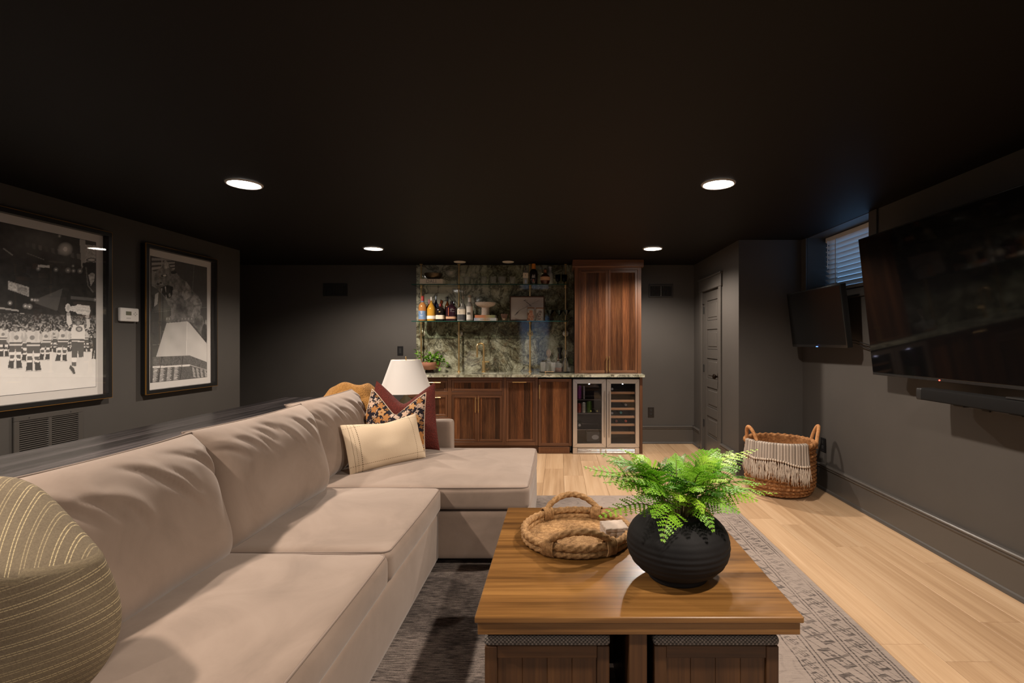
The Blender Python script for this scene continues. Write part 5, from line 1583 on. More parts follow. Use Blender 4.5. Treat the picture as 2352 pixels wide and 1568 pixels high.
def vine(p0, p1, sag, nleaf, size, parent):
    p0, p1 = Vector(p0), Vector(p1); mid = (p0+p1)/2+Vector((0, 0, sag))
    pts = [p0*(1-u)**2+mid*2*u*(1-u)+p1*u*u for u in [k/8 for k in range(9)]]
    b = MB(); b.tube(pts, .0016, 5); part('stem', b, plain('green stem', (.10,.18,.04), .6), parent)
    for k in range(nleaf):
        u = (k+1)/nleaf; p = p0*(1-u)**2+mid*2*u*(1-u)+p1*u*u; p.z = max(p.z, CT+.045)
        o = share('leaf', leaf_me, parent, p)
        sc = size*rg.uniform(.75, 1.2)
        o.scale = (sc*.62, sc, sc)
        d = Vector((rg.uniform(-1, 1), rg.uniform(-1.3, .3), rg.uniform(-.35, .8))).normalized()
        o.rotation_euler = d.to_track_quat('Y', 'Z').to_euler()
for k in range(15):
    a = rg.uniform(0, 2*PI); r0 = rg.uniform(.0, .07)
    vine((xx+r0*math.cos(a), yy+r0*math.sin(a), CT+.11), (xx+rg.uniform(-.17, .12), yy+rg.uniform(-.13, .08), CT+rg.uniform(.18, .27)), .04, 6, .052, t)
for ex, ez in ((.15,.06),(.20,.08),(.24,.11),(.19,.15),(.22,.07),(.26,.09),(.12,.06),(.16,.10)):
    vine((xx+.09, yy-.03, CT+.12), (xx+ex, yy-.09+rg.uniform(-.04, .04), CT+ez), .09, 6, .048, t)

# decanter tray
yy = 6.12; xx = ax(1274, yy); zt = CT
b = MB(); rT = 36.2/FPX*yy
b.lathe([(0,.001),(rT*.94,.001),(rT,.010),(rT*1.0,.014),(rT*.97,.013),(rT*.93,.005),(0,.005)], n=48, M=Matrix.Translation((xx, yy, zt)) @ Matrix.Diagonal((1,.52,1,1)))
solo('serving_tray', b, plain('dark metal tray', (.05,.045,.04), .3, .7), 'dark oval serving tray holding glass decanters on the counter', 'tray', loc=(xx, yy, zt), smooth=50)
zt += .0055
def decanter(label, px, ptop, wpx, hb, shape, stopper, liq=None, Y=None, zz=zt):
    Y = Y or yy; x = ax(px, Y); r = wpx/FPX*Y/2; H = (852-ptop)/FPX*Y; hb *= H
    t = thing('decanter', label, 'decanter', (x, Y, zz), 'decanters on the tray')
    P = {'round': [(0,.001),(r*.8,.001),(r,.02),(r*.98,hb*.42),(r*.6,hb*.68),(r*.26,hb*.80),(r*.24,hb*.94),(r*.34,hb)],
         'square': [(0,.001),(r*.93,.001),(r,.006),(r,hb*.70),(r*.85,hb*.78),(r*.34,hb*.85),(r*.32,hb*.96),(r*.42,hb)],
         'tall': [(0,.001),(r*.93,.001),(r,.006),(r*.85,hb*.60),(r*.5,hb*.80),(r*.36,hb*.95),(r*.5,hb)]}[shape]
    se = 5 if shape == 'square' else None
    b = MB(); b.lathe(P, (x, Y, zz), 22, se=se, cap=False); part('glass_body', b, M['clear'], t, 40)
    if liq:
        b = MB(); b.lathe([(0,.004),(r*.86,.004),(r*.92,.010),(r*.92,hb*.40),(0,hb*.40)], (x, Y, zz), 20, se=se); part('spirit', b, liq, t, 40)
    stopper(t, x, Y, zz+hb, H-hb)
    return t
def st_ball(mt, rr):
    def f(t, x, y, z, h):
        b = MB(); pr = [(.007,-.012),(.008,0),(.012,.004)]
        for k in range(1, 8):
            a = -PI/2+PI*k/8; pr.append((rr*math.cos(a), h/2+.004+(h/2-.004)*math.sin(a)))
        pr.append((0, h)); b.lathe(pr, (x, y, z), 10); part('stopper', b, mt, t, 15)
    return f
def st_cone(mt):
    def f(t, x, y, z, h):
        b = MB(); b.lathe([(.008,-.01),(.014,0),(.014,.012),(.010,.02),(.006,h*.5),(.004,h),(0,h)], (x, y, z), 14); part('stopper', b, mt, t, 40)
    return f
def st_hour(mt):
    def f(t, x, y, z, h):
        b = MB(); b.lathe([(.010,-.008),(.030,.0),(.030,h*.12),(.016,h*.46),(.018,h*.54),(.034,h*.86),(.034,h),(0,h)], (x, y, z), 18); part('stopper', b, mt, t, 40)
    return f
pink_glass = cut_glass('faintly rosy glass', (.95,.84,.80))
decanter('glass decanter with a large round cut stopper, left on the tray', 1260, 799, 25, .62, 'round', st_ball(pink_glass, .030), None, 6.14)
decanter('glass decanter of amber spirit with a dark pointed stopper, middle of the tray', 1282, 808, 19, .60, 'square', st_cone(plain('dark amber stopper', (.06,.03,.015), .2)), liquid('brown spirit', (.12,.035,.010)), 6.115)
decanter('slim glass decanter with a faceted crystal stopper, right on the tray', 1298.5, 801, 16, .66, 'tall', st_ball(M['clear'], .028), None, 6.12)
decanter('dark topped glass shaker standing behind the tray and the amber decanter', 1286, 796.5, 20, .56, 'square', st_hour(cap_black), None, 6.265, CT+.0005)
stem_glass('short clear glass at the front left of the decanter tray', 1247, 851, 827, 12, 6.09, zt, 'tumbler', M['clear'], 'glasses on the decanter tray', 'tumbler')
stem_glass('short clear glass on the decanter tray beside the round decanter', 1270.5, 852, 829, 11, 6.068, zt, 'tumbler', M['clear'], 'glasses on the decanter tray', 'tumbler')
stem_glass('low square-looking glass at the right edge of the decanter tray', 1307, 851, 839.5, 9, 6.10, zt, 'tumbler', M['clear'], 'glasses on the decanter tray', 'tumbler')
b = MB(); xq = ax(1264.5, 6.045); b.rbox(xq-.07, xq+.04, 6.036, 6.050, zt+.0, zt+.012, .003)
solo('wooden_coaster', b, plain('pale wood', (.46,.26,.11), .5), 'small pale wooden strip lying at the front edge of the decanter tray', 'coaster', loc=(xq, 6.043, zt))
# ================================================================== rug
RX1_, RY1_ = 1.375, 4.215
b = MB(); rn_ = 60
def rug_pt(u, v):
    x = -1.45+(RX1_+1.45)*u; y = .25+(RY1_-.25)*v
    e = 1 if (u in (0, 1) or v in (0, 1)) else 0
    return (x+(.002*noise.noise(Vector((y*6, 1, 0))) if e else 0), y, .0035+.0008*noise.noise(Vector((x*9, y*9, 0))) if not e else .0005)
b.grid(rug_pt, rn_, 80)
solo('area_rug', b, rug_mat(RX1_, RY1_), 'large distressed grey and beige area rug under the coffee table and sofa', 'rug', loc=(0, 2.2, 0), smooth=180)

# ================================================================== console behind the sofa
KX0, KX1, KY0, KY1, KZ = -2.63, -1.82, .55, 4.81, .760
t = thing('console_table', 'long black wood table running behind the sofa', 'table', ((KX0+KX1)/2, (KY0+KY1)/2, 0))
b = MB(); b.rbox(KX0, KX1, KY0, KY1, KZ-.045, KZ, .003); part('tabletop', b, M['ebony'], t)
for yy in (KY0+.12, 2.66, KY1-.12):
    b = MB(); b.rbox(KX0+.12, KX1-.12, yy-.03, yy+.03, .001, KZ-.046, .003); part('leg', b, M['ebony'], t)
b = MB(); b.box((KX0+KX1)/2-.015, (KX0+KX1)/2+.015, KY0+.16, KY1-.16, KZ-.14, KZ-.046); part('stretcher', b, M['ebony'], t)

# ================================================================== sofa
SB, SF = -1.755, -.690                           # back and front planes of the seat run
CHX = -.172                                      # foot end of the chaise
YA0, YA1, YJ, YCH, YE, YE2 = .765, .925, 1.985, 2.862, 3.935, 4.085
t = thing('sectional_sofa', 'taupe velvet sectional sofa with a chaise at its far end', 'sofa', ((SB+SF)/2, 2.4, 0))
def soft(mb, x0, x1, y0, y1, z0, z1, r, n=16, **k):
    mb.cushion((x1-x0)/2, (y1-y0)/2, (z1-z0)/2, r, n, M=Matrix.Translation(((x0+x1)/2, (y0+y1)/2, (z0+z1)/2)), **k); return mb
BZ = .318
part('base', soft(MB(), SB, SF, YA1-.02, YCH+.05, .040, BZ, .022, 14, side=.006), M['sofa'], t, 180)
part('chaise_base', soft(MB(), SB, CHX, YCH+.02, YE+.02, .040, BZ, .022, 14, side=.005), M['sofa'], t, 180)
part('sofa_back', soft(MB(), SB-.01, SB+.15, YA0, YE2, .040, .70, .04, 16), M['sofa'], t, 180)
part('arm', soft(MB(), SB+.02, SF+.02, YA0, YA1, .040, .655, .03, 16), M['sofa'], t, 180)
part('arm', soft(MB(), SB+.02, -.845, YE, YE2, .040, .672, .032, 18), M['sofa'], t, 180)
for q in ((SB+.12, YA0+.08), (SF-.08, YA0+.08), (CHX-.08, YCH+.09), (CHX-.08, YE-.08), (SB+.12, YE2-.08)):
    b = MB(); b.rbox(q[0]-.03, q[0]+.03, q[1]-.03, q[1]+.03, .0045, .0405, .003); part('foot', b, M['black'], t)

def seat(name, x0, x1, y0, y1, seed, top=.030):
    z0, z1 = .328, .466
    cx_, cy_, cz_ = (x0+x1)/2, (y0+y1)/2, (z0+z1)/2
    def disp(p, u, v, w):
        n1 = noise.noise(Vector((p.x*2.2+seed, p.y*2.2, 0)))*.007
        n2 = noise.noise(Vector((p.x*9+seed, p.y*6, 3)))*.0022
        if w > .3: p.z += n1+n2
        return p
    b = MB(); b.cushion((x1-x0)/2, (y1-y0)/2, (z1-z0)/2, .034, 30, top=top, side=.010, disp=disp, M=Matrix.Translation((cx_, cy_, cz_)))
    o = part(name, b, M['sofa'], t, 180)
    # piping round the top edge
    hx, hy = (x1-x0)/2-.0105, (y1-y0)/2-.0105; rr = .028; path = []
    for sx, sy, a0 in ((1,1,0),(-1,1,90),(-1,-1,180),(1,-1,270)):
        for k in range(5):
            a = R(a0+k*22.5); path.append((hx*sx-rr*sx+rr*math.cos(a), hy*sy-rr*sy+rr*math.sin(a)))
    P = []
    for k in range(len(path)):
        p, q = Vector(path[k]), Vector(path[(k+1) % len(path)])
        m = max(1, int((q-p).length/.05))
        for j in range(m):
            w_ = p.lerp(q, j/m)
            bz = (1-(w_.x/((x1-x0)/2))**2)*(1-(w_.y/((y1-y0)/2))**2)
            bul = .010
            ox = bul*(1-(w_.y/hy)**2)*(1 if w_.x > 0 else -1) if abs(abs(w_.x)-hx) < .012 else 0
            oy = bul*(1-(w_.x/hx)**2)*(1 if w_.y > 0 else -1) if abs(abs(w_.y)-hy) < .012 else 0
            P.append((cx_+w_.x+ox*.6, cy_+w_.y+oy*.6, z1-.0085+top*bz*.4))
    b = MB(); b.tube(P, .0042, 6, closed=True); part('piping', b, M['seam'], o, 180)
    return o
seat('seat_cushion', -1.50, SF+.022, YA1+.003, YJ-.002, 1)
seat('seat_cushion', -1.50, SF+.022, YJ+.002, YCH-.003, 5)
seat('chaise_cushion', -1.50, CHX+.004, YCH+.004, YE-.004, 9, .028)

def back_cushion(y0, y1, zc, lean, seed, xb=-1.395, hz=.255, T=.125, yaw=0., flop=.03):
    W = (y1-y0)/2
    fq = random.Random(int(seed*10)); folds = []
    for k in range(11):
        a_ = -W*.95+2*W*(k+fq.uniform(-.3, .3))/11; b_ = hz*fq.uniform(.55, .93); ln_ = fq.uniform(.14, .30)
        sl_ = R(fq.uniform(-58, -28)); folds.append((a_, b_, a_+ln_*math.cos(sl_), b_+ln_*math.sin(sl_), fq.uniform(.004, .011)))
    n = 96; v = []; f = []; idx = {}
    cen = Vector((xb, (y0+y1)/2, zc))
    right = Vector((math.sin(R(yaw)), -math.cos(R(yaw)), 0)); up = Vector((-math.sin(R(lean)), 0, math.cos(R(lean))))
    F = frame_mat(cen, right, up)              # local z points toward the room (+x)
    if (F.to_3x3() @ Vector((0,0,1))).x < 0:
        F = frame_mat(cen, -right, up)
    def P(i, j, sd):
        u = math.sin((2*i/n-1)*PI/2); w = math.sin((2*j/n-1)*PI/2)
        edge = i in (0, n) or j in (0, n); key = (i, j, 0 if edge else sd)
        if key in idx: return idx[key]
        x = W*u*(1-.030*(1-w*w)*abs(u)); y = hz*w*(1-.035*(1-u*u))
        th = T*((1-abs(u)**5)*(1-abs(w)**3.2))**.52*(1-.22*w)
        # creases fan out from the upper corners and fall from the top seam
        cr = 0
        for (ax_, ay_, bx2, by2, dp) in folds:
            ex, ey = bx2-ax_, by2-ay_; L2 = ex*ex+ey*ey
            tt = ((x-ax_)*ex+(y-ay_)*ey)/L2
            if -.05 < tt < 1.05:
                dd = ((x-ax_)*ey-(y-ay_)*ex)/math.sqrt(L2)+.018*math.sin(PI*tt)
                env = max(0, math.sin(PI*min(1, max(0, tt))))**.8
                cr += env*dp*(-math.exp(-(dd/.013)**2)+.75*math.exp(-((dd+.030)/.020)**2))
        cr *= max(0, 1-abs(w)**8)
        big = noise.noise(Vector((x*3.2+seed, y*3.5, seed)))*.014+noise.noise(Vector((x*7+seed, y*8, 2)))*.003
        pos = Vector((x, y, sd*th+(big+cr if (not edge and sd > 0) else 0)))
        if w > .75: pos.z -= flop*(w-.75)*4*abs(u)**3
        idx[key] = len(v); v.append(F @ pos); return idx[key]
    for sd in (1, -1):
        for i in range(n):
            for j in range(n):
                qd = [P(i,j,sd), P(i+1,j,sd), P(i+1,j+1,sd), P(i,j+1,sd)]
                if sd < 0: qd.reverse()
                f.append(qd)
    b = MB(); b.add(v, f); o = part('back_cushion', b, M['sofa'], t, 180)
    ring = [idx[(i, 0, 0)] for i in range(n)]+[idx[(n, j, 0)] for j in range(n)]+[idx[(i, n, 0)] for i in range(n, 0, -1)]+[idx[(0, j, 0)] for j in range(n, 0, -1)]
    b = MB(); b.tube([v[k] for k in ring], .0045, 6, closed=True); part('piping', b, M['seam'], o, 180)
    return o
back_cushion(1.19, 1.985, .694, 12, 1.3, -1.375)
back_cushion(1.965, 2.865, .697, 12, 4.1, -1.395)
back_cushion(2.875, 3.80, .690, 12, 7.7, -1.490, T=.112)

# ================================================================== loose pillows
def put_pillow(name, label, W, H, T, mt, cen, right, up, cat='pillow', **k):
    b = MB(); b.pillow(W, H, T, **k)
    me = b.mesh(name, mt, 180)
    o = _link(name, me, None, (0,0,0)); o['label'] = label; o['category'] = cat
    o.matrix_world = frame_mat(cen, right, up); WL[o.name] = Vector(cen)
    return o
def boucle(name, a, b_):
    g = G(name); c = g.coord(); n = g.noise(c, 150, 4, .7); v = g.voro(c, 130)
    g.set(color=g.ramp(n*.6+v*.5, [(.25, a), (.75, b_)]), rough=.95)
    g.bump(v+n, .9, .004); return g.mat
M['red'] = boucle('rust red boucle', (.050,.007,.004), (.135,.017,.010))
put_pillow('throw_pillow', 'rust red textured pillow at the back of the pile, in front of the lamp', .262, .262, .085, M['red'], (-1.185, 3.80, .745), (1, .08, -.04), (.0, .30, 1), pinch=.05, chop=.17, seed=3, taper=.15)
def floral():
    g = G('floral print cotton'); c = g.coord(); x, y, z = g.xyz(c)
    p = g.vec(x, y, 0.0)
    def petals(scale, off, rad, npet):
        n = g.n.new('ShaderNodeTexVoronoi'); n.feature = 'F1'; g.put(n.inputs['Vector'], g.vadd(p, off)); n.inputs['Scale'].default_value = scale
        n.inputs['Randomness'].default_value = .75
        d = S(g, n.outputs['Distance']); pos = S(g, n.outputs['Position']); px_, py_, _ = g.xyz(pos)
        qx, qy, _ = g.xyz(g.vadd(p, off))
        ang = g.math('ARCTAN2', qy-py_, qx-px_)
        ed = rad*(1.0+.0*d)+((ang*npet).sin()*.09)
        return d, ed, S(g, n.outputs['Color'])
    d1, e1, c1 = petals(19, (0,0,0), .47, 5.0)
    d2, e2, c2 = petals(34, (.37,.21,0), .47, 4.0)
    dark = (.012,.009,.014)
    r1, _, _ = g.xyz(c1); r2, _, _ = g.xyz(c2)
    col = g.mix((e2-d2).gt(0.0), dark, g.ramp(r2, [(0,(.45,.33,.26)),(.5,(.22,.10,.035)),(1,(.50,.38,.30))], 'CONSTANT'))
    big = g.ramp(r1, [(0,(.36,.16,.05)),(.4,(.44,.24,.10)),(.7,(.52,.36,.26)),(1,(.34,.13,.035))], 'CONSTANT')
    col = g.mix((e1+.045-d1).gt(0.0), col, dark)
    col = g.mix((e1-d1).gt(0.0), col, big)
    col = g.mix(d1.lt(.15), col, (.20,.08,.025)); col = g.mix(d1.lt(.08), col, (.50,.30,.13))
    g.set(color=col, rough=.85, spec=.2); g.bump(g.noise(c, 400, 2), .2, .001); return g.mat
def pillow_piping(o, W, H, pinch, chop, taper, mt):
    P = []
    n = 28
    def e(u, w):
        x = W*u*(1-pinch*(1-w*w)); y = H*w*(1-pinch*(1-u*u)); gg = dent(u, w)
        return (x*(1-taper*w), y-chop*gg, 0)
    for k in range(n): P.append(e(-1+2*k/n, -1))
    for k in range(n): P.append(e(1, -1+2*k/n))
    for k in range(n): P.append(e(1-2*k/n, 1))
    for k in range(n): P.append(e(-1, 1-2*k/n))
    b = MB(); b.tube(P, .0038, 6, closed=True)
    me = b.mesh('piping', mt, 180); q = bpy.data.objects.new('piping', me); COL.objects.link(q); q.parent = o; return q
o = put_pillow('throw_pillow', 'black and brown floral pillow with cream piping in front of the red one', .232, .240, .075, floral(), (-1.190, 3.625, .712), (1, -.05, -.06), (.02, .26, 1), pinch=.05, chop=.175, seed=8, taper=.13)
pillow_piping(o, .232, .240, .05, .175, .13, plain('cream piping', (.58,.46,.34), .8))
def cream_linen():
    g = G('cream stitched linen'); c = g.coord(); x, y, z = g.xyz(c)
    n = g.noise(c, 5, 4); f = g.noise(c, 320, 3, .7)
    col = g.ramp(n*.5+f*.5, [(.3,(.53,.41,.285)),(.7,(.63,.505,.365))])
    def ln(v, pos, w): return (v-pos).abs().lt(w)
    dash = (y*520).sin().gt(-.3); dashx = (x*520).sin().gt(-.3)
    st = ln(x, -.185, .0028)*dash
    st = st.max(ln(x, -.208, .0012)*dash).max(ln(x, -.226, .0010)).max(ln(x, .192, .0018)*dash).max(ln(y, -.118, .0016)*dashx).max(ln(y, .128, .0011)*dashx)
    g.set(color=g.mix(st*.9, col, (.14,.10,.055)), rough=.9, spec=.2)
    g.bump(f, .3, .0015); return g.mat
put_pillow('lumbar_pillow', 'cream lumbar pillow with dark stitched border lines, frontmost in the pile', .262, .160, .072, cream_linen(), (-1.150, 3.315, .632), (.715, .70, .05), (-.26, .30, 1), pinch=.035, chop=.030, seed=14, wr=.010, chopx=.1)

def stripe_fabric():
    g = G('olive striped fabric'); c = g.coord()
    s = g.attr('stripe', 'Fac')
    a = g.attr('along', 'Fac')
    q = (s*1.0).mod(1.0); q2 = s.mod(4.0).floor()
    two = ((q-.22).abs().lt(.040)).max((q-.48).abs().lt(.040))
    thr = (g.math('SINE', a*900.0)*.5+.5).gt(.03)
    faint = q2.gt(1.5)*.35+.45
    n = g.noise(c, 240, 3, .7); cl = g.noise(c, 7, 3)
    base = g.ramp(n*.6+cl*.4, [(.3,(.115,.086,.052)),(.7,(.21,.165,.105))])
    col = g.mix(two*thr*faint, base, (.54,.44,.25))
    g.set(color=col, rough=.9); g.bump(n, .4, .002); return g.mat
b = MB(); b.pillow(.250, .262, .115, pinch=-.08, chop=0, n=48, e=3.0, q=.55, seed=21, wr=.008)
# a bent-over top: the upper part of the pillow folds back along a soft crease
vv = []
stripe = []; along = []
for p in b.v:
    x, y, z = p
    k = y-.105
    s_ = (y*.93-x*.36)*52; al = x*.93+y*.36
    if k > 0:
        al = k
        z -= k*.95; y = .105+k*.55
        if x > 0: x *= max(.05, 1-k*4.6)
        s_ = (x+.45*k)*50
    else:
        if x > 0: x *= 1+.26*math.sin(min(PI, PI*(-k)/.40))
    vv.append((x, y, z)); stripe.append(s_+40); along.append(al)
b.v = vv
me = b.mesh('throw_pillow', stripe_fabric(), 180)
for nm, arr in (('stripe', stripe), ('along', along)):
    at_ = me.attributes.new(nm, 'FLOAT', 'POINT'); at_.data.foreach_set('value', arr)
o = _link('throw_pillow', me, None, (0,0,0)); o['label'] = 'olive and cream striped pillow close to the camera on the sofa'; o['category'] = 'pillow'
o.matrix_world = frame_mat((-1.328, 1.06, .755), (.86, .38, -.22), (-.16, -.16, 1))

# ochre throw over the corner of the sofa back
def throw_pt(u, v):
    x = -1.79+.40*u
    a = PI*(v*1.12-.06)
    R0 = .112+.014*math.sin(u*6+v*4)+.006*math.sin(u*15-v*7)
    prof = .05*math.sin(PI*min(1, max(0, u)))**.5
    y = 3.905-R0*math.cos(a)*1.0
    z = .815+(R0*1.0+prof)*max(-.2, math.sin(a))*(.72+.28*math.sin(PI*u))+.012*math.sin(v*13+u*7)
    if v < .12: z -= (.12-v)*.6
    if v > .88: z -= (v-.88)*1.2
    return (x, y, z-.10*max(0, u-.72)*3.0)
b = MB(); b.grid(throw_pt, 44, 40)
b2 = MB(); b2.grid(lambda u, v: tuple(Vector(throw_pt(u, v))+Vector((.02+.05*u, -.035-.02*math.sin(u*8), -.045-.06*u*u))), 44, 40)
M['ochre'] = boucle('ochre chenille', (.20,.085,.018), (.40,.20,.050))
t2 = thing('throw_blanket', 'ochre fuzzy throw blanket draped over the far corner of the sofa back', 'blanket', (-1.6, 3.9, .8))
for bb, nm in ((b, 'upper_fold'), (b2, 'lower_fold')):
    o = part(nm, bb, M['ochre'], t2, 180); md = o.modifiers.new('thickness', 'SOLIDIFY'); md.thickness = .016; md.offset = 0

# ================================================================== table lamp on its side table
lx, ly = -1.357, 4.45
TT = .56
t = thing('side_table', 'small dark round side table hidden behind the sofa arm under the white lamp', 'table', (lx, ly, 0))
b = MB(); b.lathe([(0,TT-.025),(.21,TT-.025),(.215,TT-.020),(.215,TT-.004),(.21,TT),(0,TT)], (lx, ly, 0), 40); part('tabletop', b, M['ebony'], t)
b = MB(); b.lathe([(.15,.001),(.15,.012),(.03,.022),(.022,.05),(.022,TT-.05),(.05,TT-.026)], (lx, ly, 0), 24); part('pedestal', b, M['black'], t)
t = thing('table_lamp', 'table lamp with a white tapered shade behind the pillows', 'lamp', (lx, ly, TT))
zb_, ztop = .846, 1.134
b = MB(); b.lathe([(.228, zb_), (.126, ztop)], (lx, ly, 0), 56, cap=False); b.lathe([(.226, zb_), (.124, ztop)], (lx, ly, 0), 56, cap=False)
b.lathe([(.226, zb_), (.228, zb_)], (lx, ly, 0), 56, cap=False); b.lathe([(.124, ztop), (.126, ztop)], (lx, ly, 0), 56, cap=False)
g = G('white linen shade'); g.set(color=(.80,.77,.74), rough=.9, spec=.1); g.bump(g.noise(g.coord(), 300, 2), .15, .001)
part('lamp_shade', b, g.mat, t, 40)
b = MB(); b.lathe([(0,.0),(.075,.0),(.078,.006),(.078,.014),(.070,.018),(.085,.05),(.090,.10),(.080,.17),(.045,.225),(.022,.245),(.018,.26),(0,.26)], (lx, ly, TT+.001), 32)
part('lamp_base', b, plain('sage glazed base', (.20,.19,.12), .12, var=.15, vscale=8), t, 50)
b = MB(); b.cyl((lx, ly, TT+.255), (lx, ly, ztop+.004), .005, 10); b.lathe([(.012, .0),(.016,.03),(.012,.06)], (lx, ly, TT+.262), 14)
b.cyl((lx-.124, ly, ztop-.004), (lx+.124, ly, ztop-.004), .002, 6); b.cyl((lx, ly-.124, ztop-.004), (lx, ly+.124, ztop-.004), .002, 6)
part('stem', b, M['brass'], t)
b = MB(); b.lathe([(.004,0),(.007,.004),(.003,.009),(.008,.016),(.004,.023),(0,.025)], (lx, ly, ztop+.003), 14); part('finial', b, M['brass'], t, 50)

# ================================================================== coffee table with stools beneath
TX0, TX1, TY0, TY1, TZ = -.253, .739, 1.505, 2.497, .470
t = thing('coffee_table', 'square honey brown wooden coffee table on the rug', 'table', ((TX0+TX1)/2, (TY0+TY1)/2, 0))
b = MB(); b.rbox(TX0, TX1, TY0, TY1, TZ-.019, TZ, .0025); part('tabletop', b, M['table_wood'], t)
i_ = .008
boxpart('apron', (TX0+i_, TX1-i_, TY0+i_, TY0+i_+.035, TZ-.058, TZ-.0192), M['table_wood'], t, .002); boxpart('apron', (TX0+i_, TX1-i_, TY1-i_-.035, TY1-i_, TZ-.058, TZ-.0192), M['table_wood'], t, .002)
sw = wood('honey stained ash side', srgb(74,46,18), srgb(124,84,40), srgb(152,110,58), 'Y', 8, .28, .0, coat=.15, stretch=.06, randomize=False)
boxpart('side_apron', (TX0+i_, TX0+i_+.035, TY0+i_+.035, TY1-i_-.035, TZ-.058, TZ-.0192), sw, t, .002); boxpart('side_apron', (TX1-i_-.035, TX1-i_, TY0+i_+.035, TY1-i_-.035, TZ-.058, TZ-.0192), sw, t, .002)
xm, ym = (TX0+TX1)/2-.001, (TY0+TY1)/2
b = MB(); hw = .027
b.box(xm-hw, xm+hw, TY0+.05, TY1-.05, .03, TZ-.058); b.box(TX0+.10, xm-hw, ym-hw, ym+hw, .03, TZ-.058); b.box(xm+hw, TX1-.10, ym-hw, ym+hw, .03, TZ-.058)
part('cross_base', b, M['ottoman_wood'], t)
for q in ((xm, TY0+.048), (xm, TY1-.048), (TX0+.098, ym), (TX1-.098, ym)):
    b = MB(); b.rbox(q[0]-.0275, q[0]+.0275, q[1]-.0275, q[1]+.0275, .0045, TZ-.058, .002); part('leg', b, M['ottoman_wood'], t)
def stool(x0, x1, y0, label):
    d = x1-x0; y1 = y0+d
    t = thing('storage_stool', label, 'stool', ((x0+x1)/2, (y0+y1)/2, 0), 'stools tucked under the coffee table')
    zc, zt_ = .357, .388
    p = .038
    for x in (x0, x1-p):
        for y in (y0, y1-p):
            b = MB(); b.rbox(x, x+p, y, y+p, .0045, zc, .002); part('leg', b, M['ottoman_wood'], t)
    for z0, z1 in ((zc-.037, zc), (.03, .067)):
        for y in (y0+.003, y1-.023): boxpart('rail', (x0+p, x1-p, y, y+.02, z0, z1), M['ottoman_x'], t)
        for x in (x0+.003, x1-.023): boxpart('side_rail', (x, x+.02, y0+p, y1-p, z0, z1), M['ottoman_wood'], t)
    npl = 4; w = (d-2*p)/npl
    pm = MB(); pm.rbox(-w/2+.0003, w/2-.0003, -.005, .005, .067, zc-.037, .0012); me = pm.mesh('panel_board', M['ottoman_wood'], 30)
    for k in range(npl):
        share('panel_board', me, t, (x0+p+w*(k+.5), y0+.016, 0)); 
        share('panel_board', me, t, (x0+.016, y0+p+w*(k+.5), 0), rot=(0,0,R(90))); share('panel_board', me, t, (x1-.016, y0+p+w*(k+.5), 0), rot=(0,0,R(90)))
    b = MB(); b.cushion(d/2+.003, d/2+.003, (zt_-zc)/2, .013, 16, top=.003, M=Matrix.Translation(((x0+x1)/2, (y0+y1)/2, (zc+zt_)/2+.0005))); part('seat_cushion', b, M['tweed'], t, 180)
stool(-.228, .157, 1.545, 'grey tweed topped brown wooden stool tucked under the table, left one')
stool(.295, .680, 1.545, 'grey tweed topped brown wooden stool tucked under the table, right one')

# ================================================================== rope tray and coasters on the table
def rope_fn(strands=3, pitch=.045, depth=.13):
    return lambda s, a: 1+depth*math.cos(strands*(a+2*PI*s/pitch/strands*1.0))
def rope(mb, path, r, closed=False, pitch=.035, n=18, strands=4, depth=.17, step=.005):
    P = [Vector(p) for p in path]
    if closed: P.append(P[0])
    Q = []
    for a, c in zip(P, P[1:]):
        m = max(1, int((c-a).length/step))
        for k in range(m): Q.append(a.lerp(c, k/m))
    if not closed: Q.append(P[-1])
    mb.tube(Q, r, n, closed, fn=lambda s, an: 1+depth*math.cos(strands*an+2*PI*s/pitch*1.0)); return mb
tx, ty, tr = .075, 2.122, .232
t = thing('rope_tray', 'round woven rope tray with two handles on the coffee table', 'tray', (tx, ty, TZ))
b = MB()
spiral = []
for k in range(0, 900):
    a = k*.16; r_ = .006+(tr-.03)*k/900; spiral.append((tx+r_*math.cos(a), ty+r_*math.sin(a), TZ+.010))
prof_n = 150
def disc(u, v):
    a = 2*PI*u; r_ = (tr-.018)*v
    ridge = abs(math.sin(r_*PI/.0085))
    return (tx+r_*math.cos(a), ty+r_*math.sin(a), TZ+.009+.0035*ridge*(.6+.4*math.sin(a*90*max(.15, v)+r_*500)))
b.grid(disc, 240, 76)
part('woven_base', b, M['rope'], t, 180)
ringp = lambda r_, z, n=120: [(tx+r_*math.cos(2*PI*k/n), ty+r_*math.sin(2*PI*k/n), z) for k in range(n)]
for r_, z, rr, nm in ((tr-.013, TZ+.0162, .0135, 'lower_coil'), (tr-.012, TZ+.0405, .0145, 'upper_coil')):
    b = MB(); rope(b, ringp(r_, z), rr, True); part(nm, b, M['rope'], t, 180)
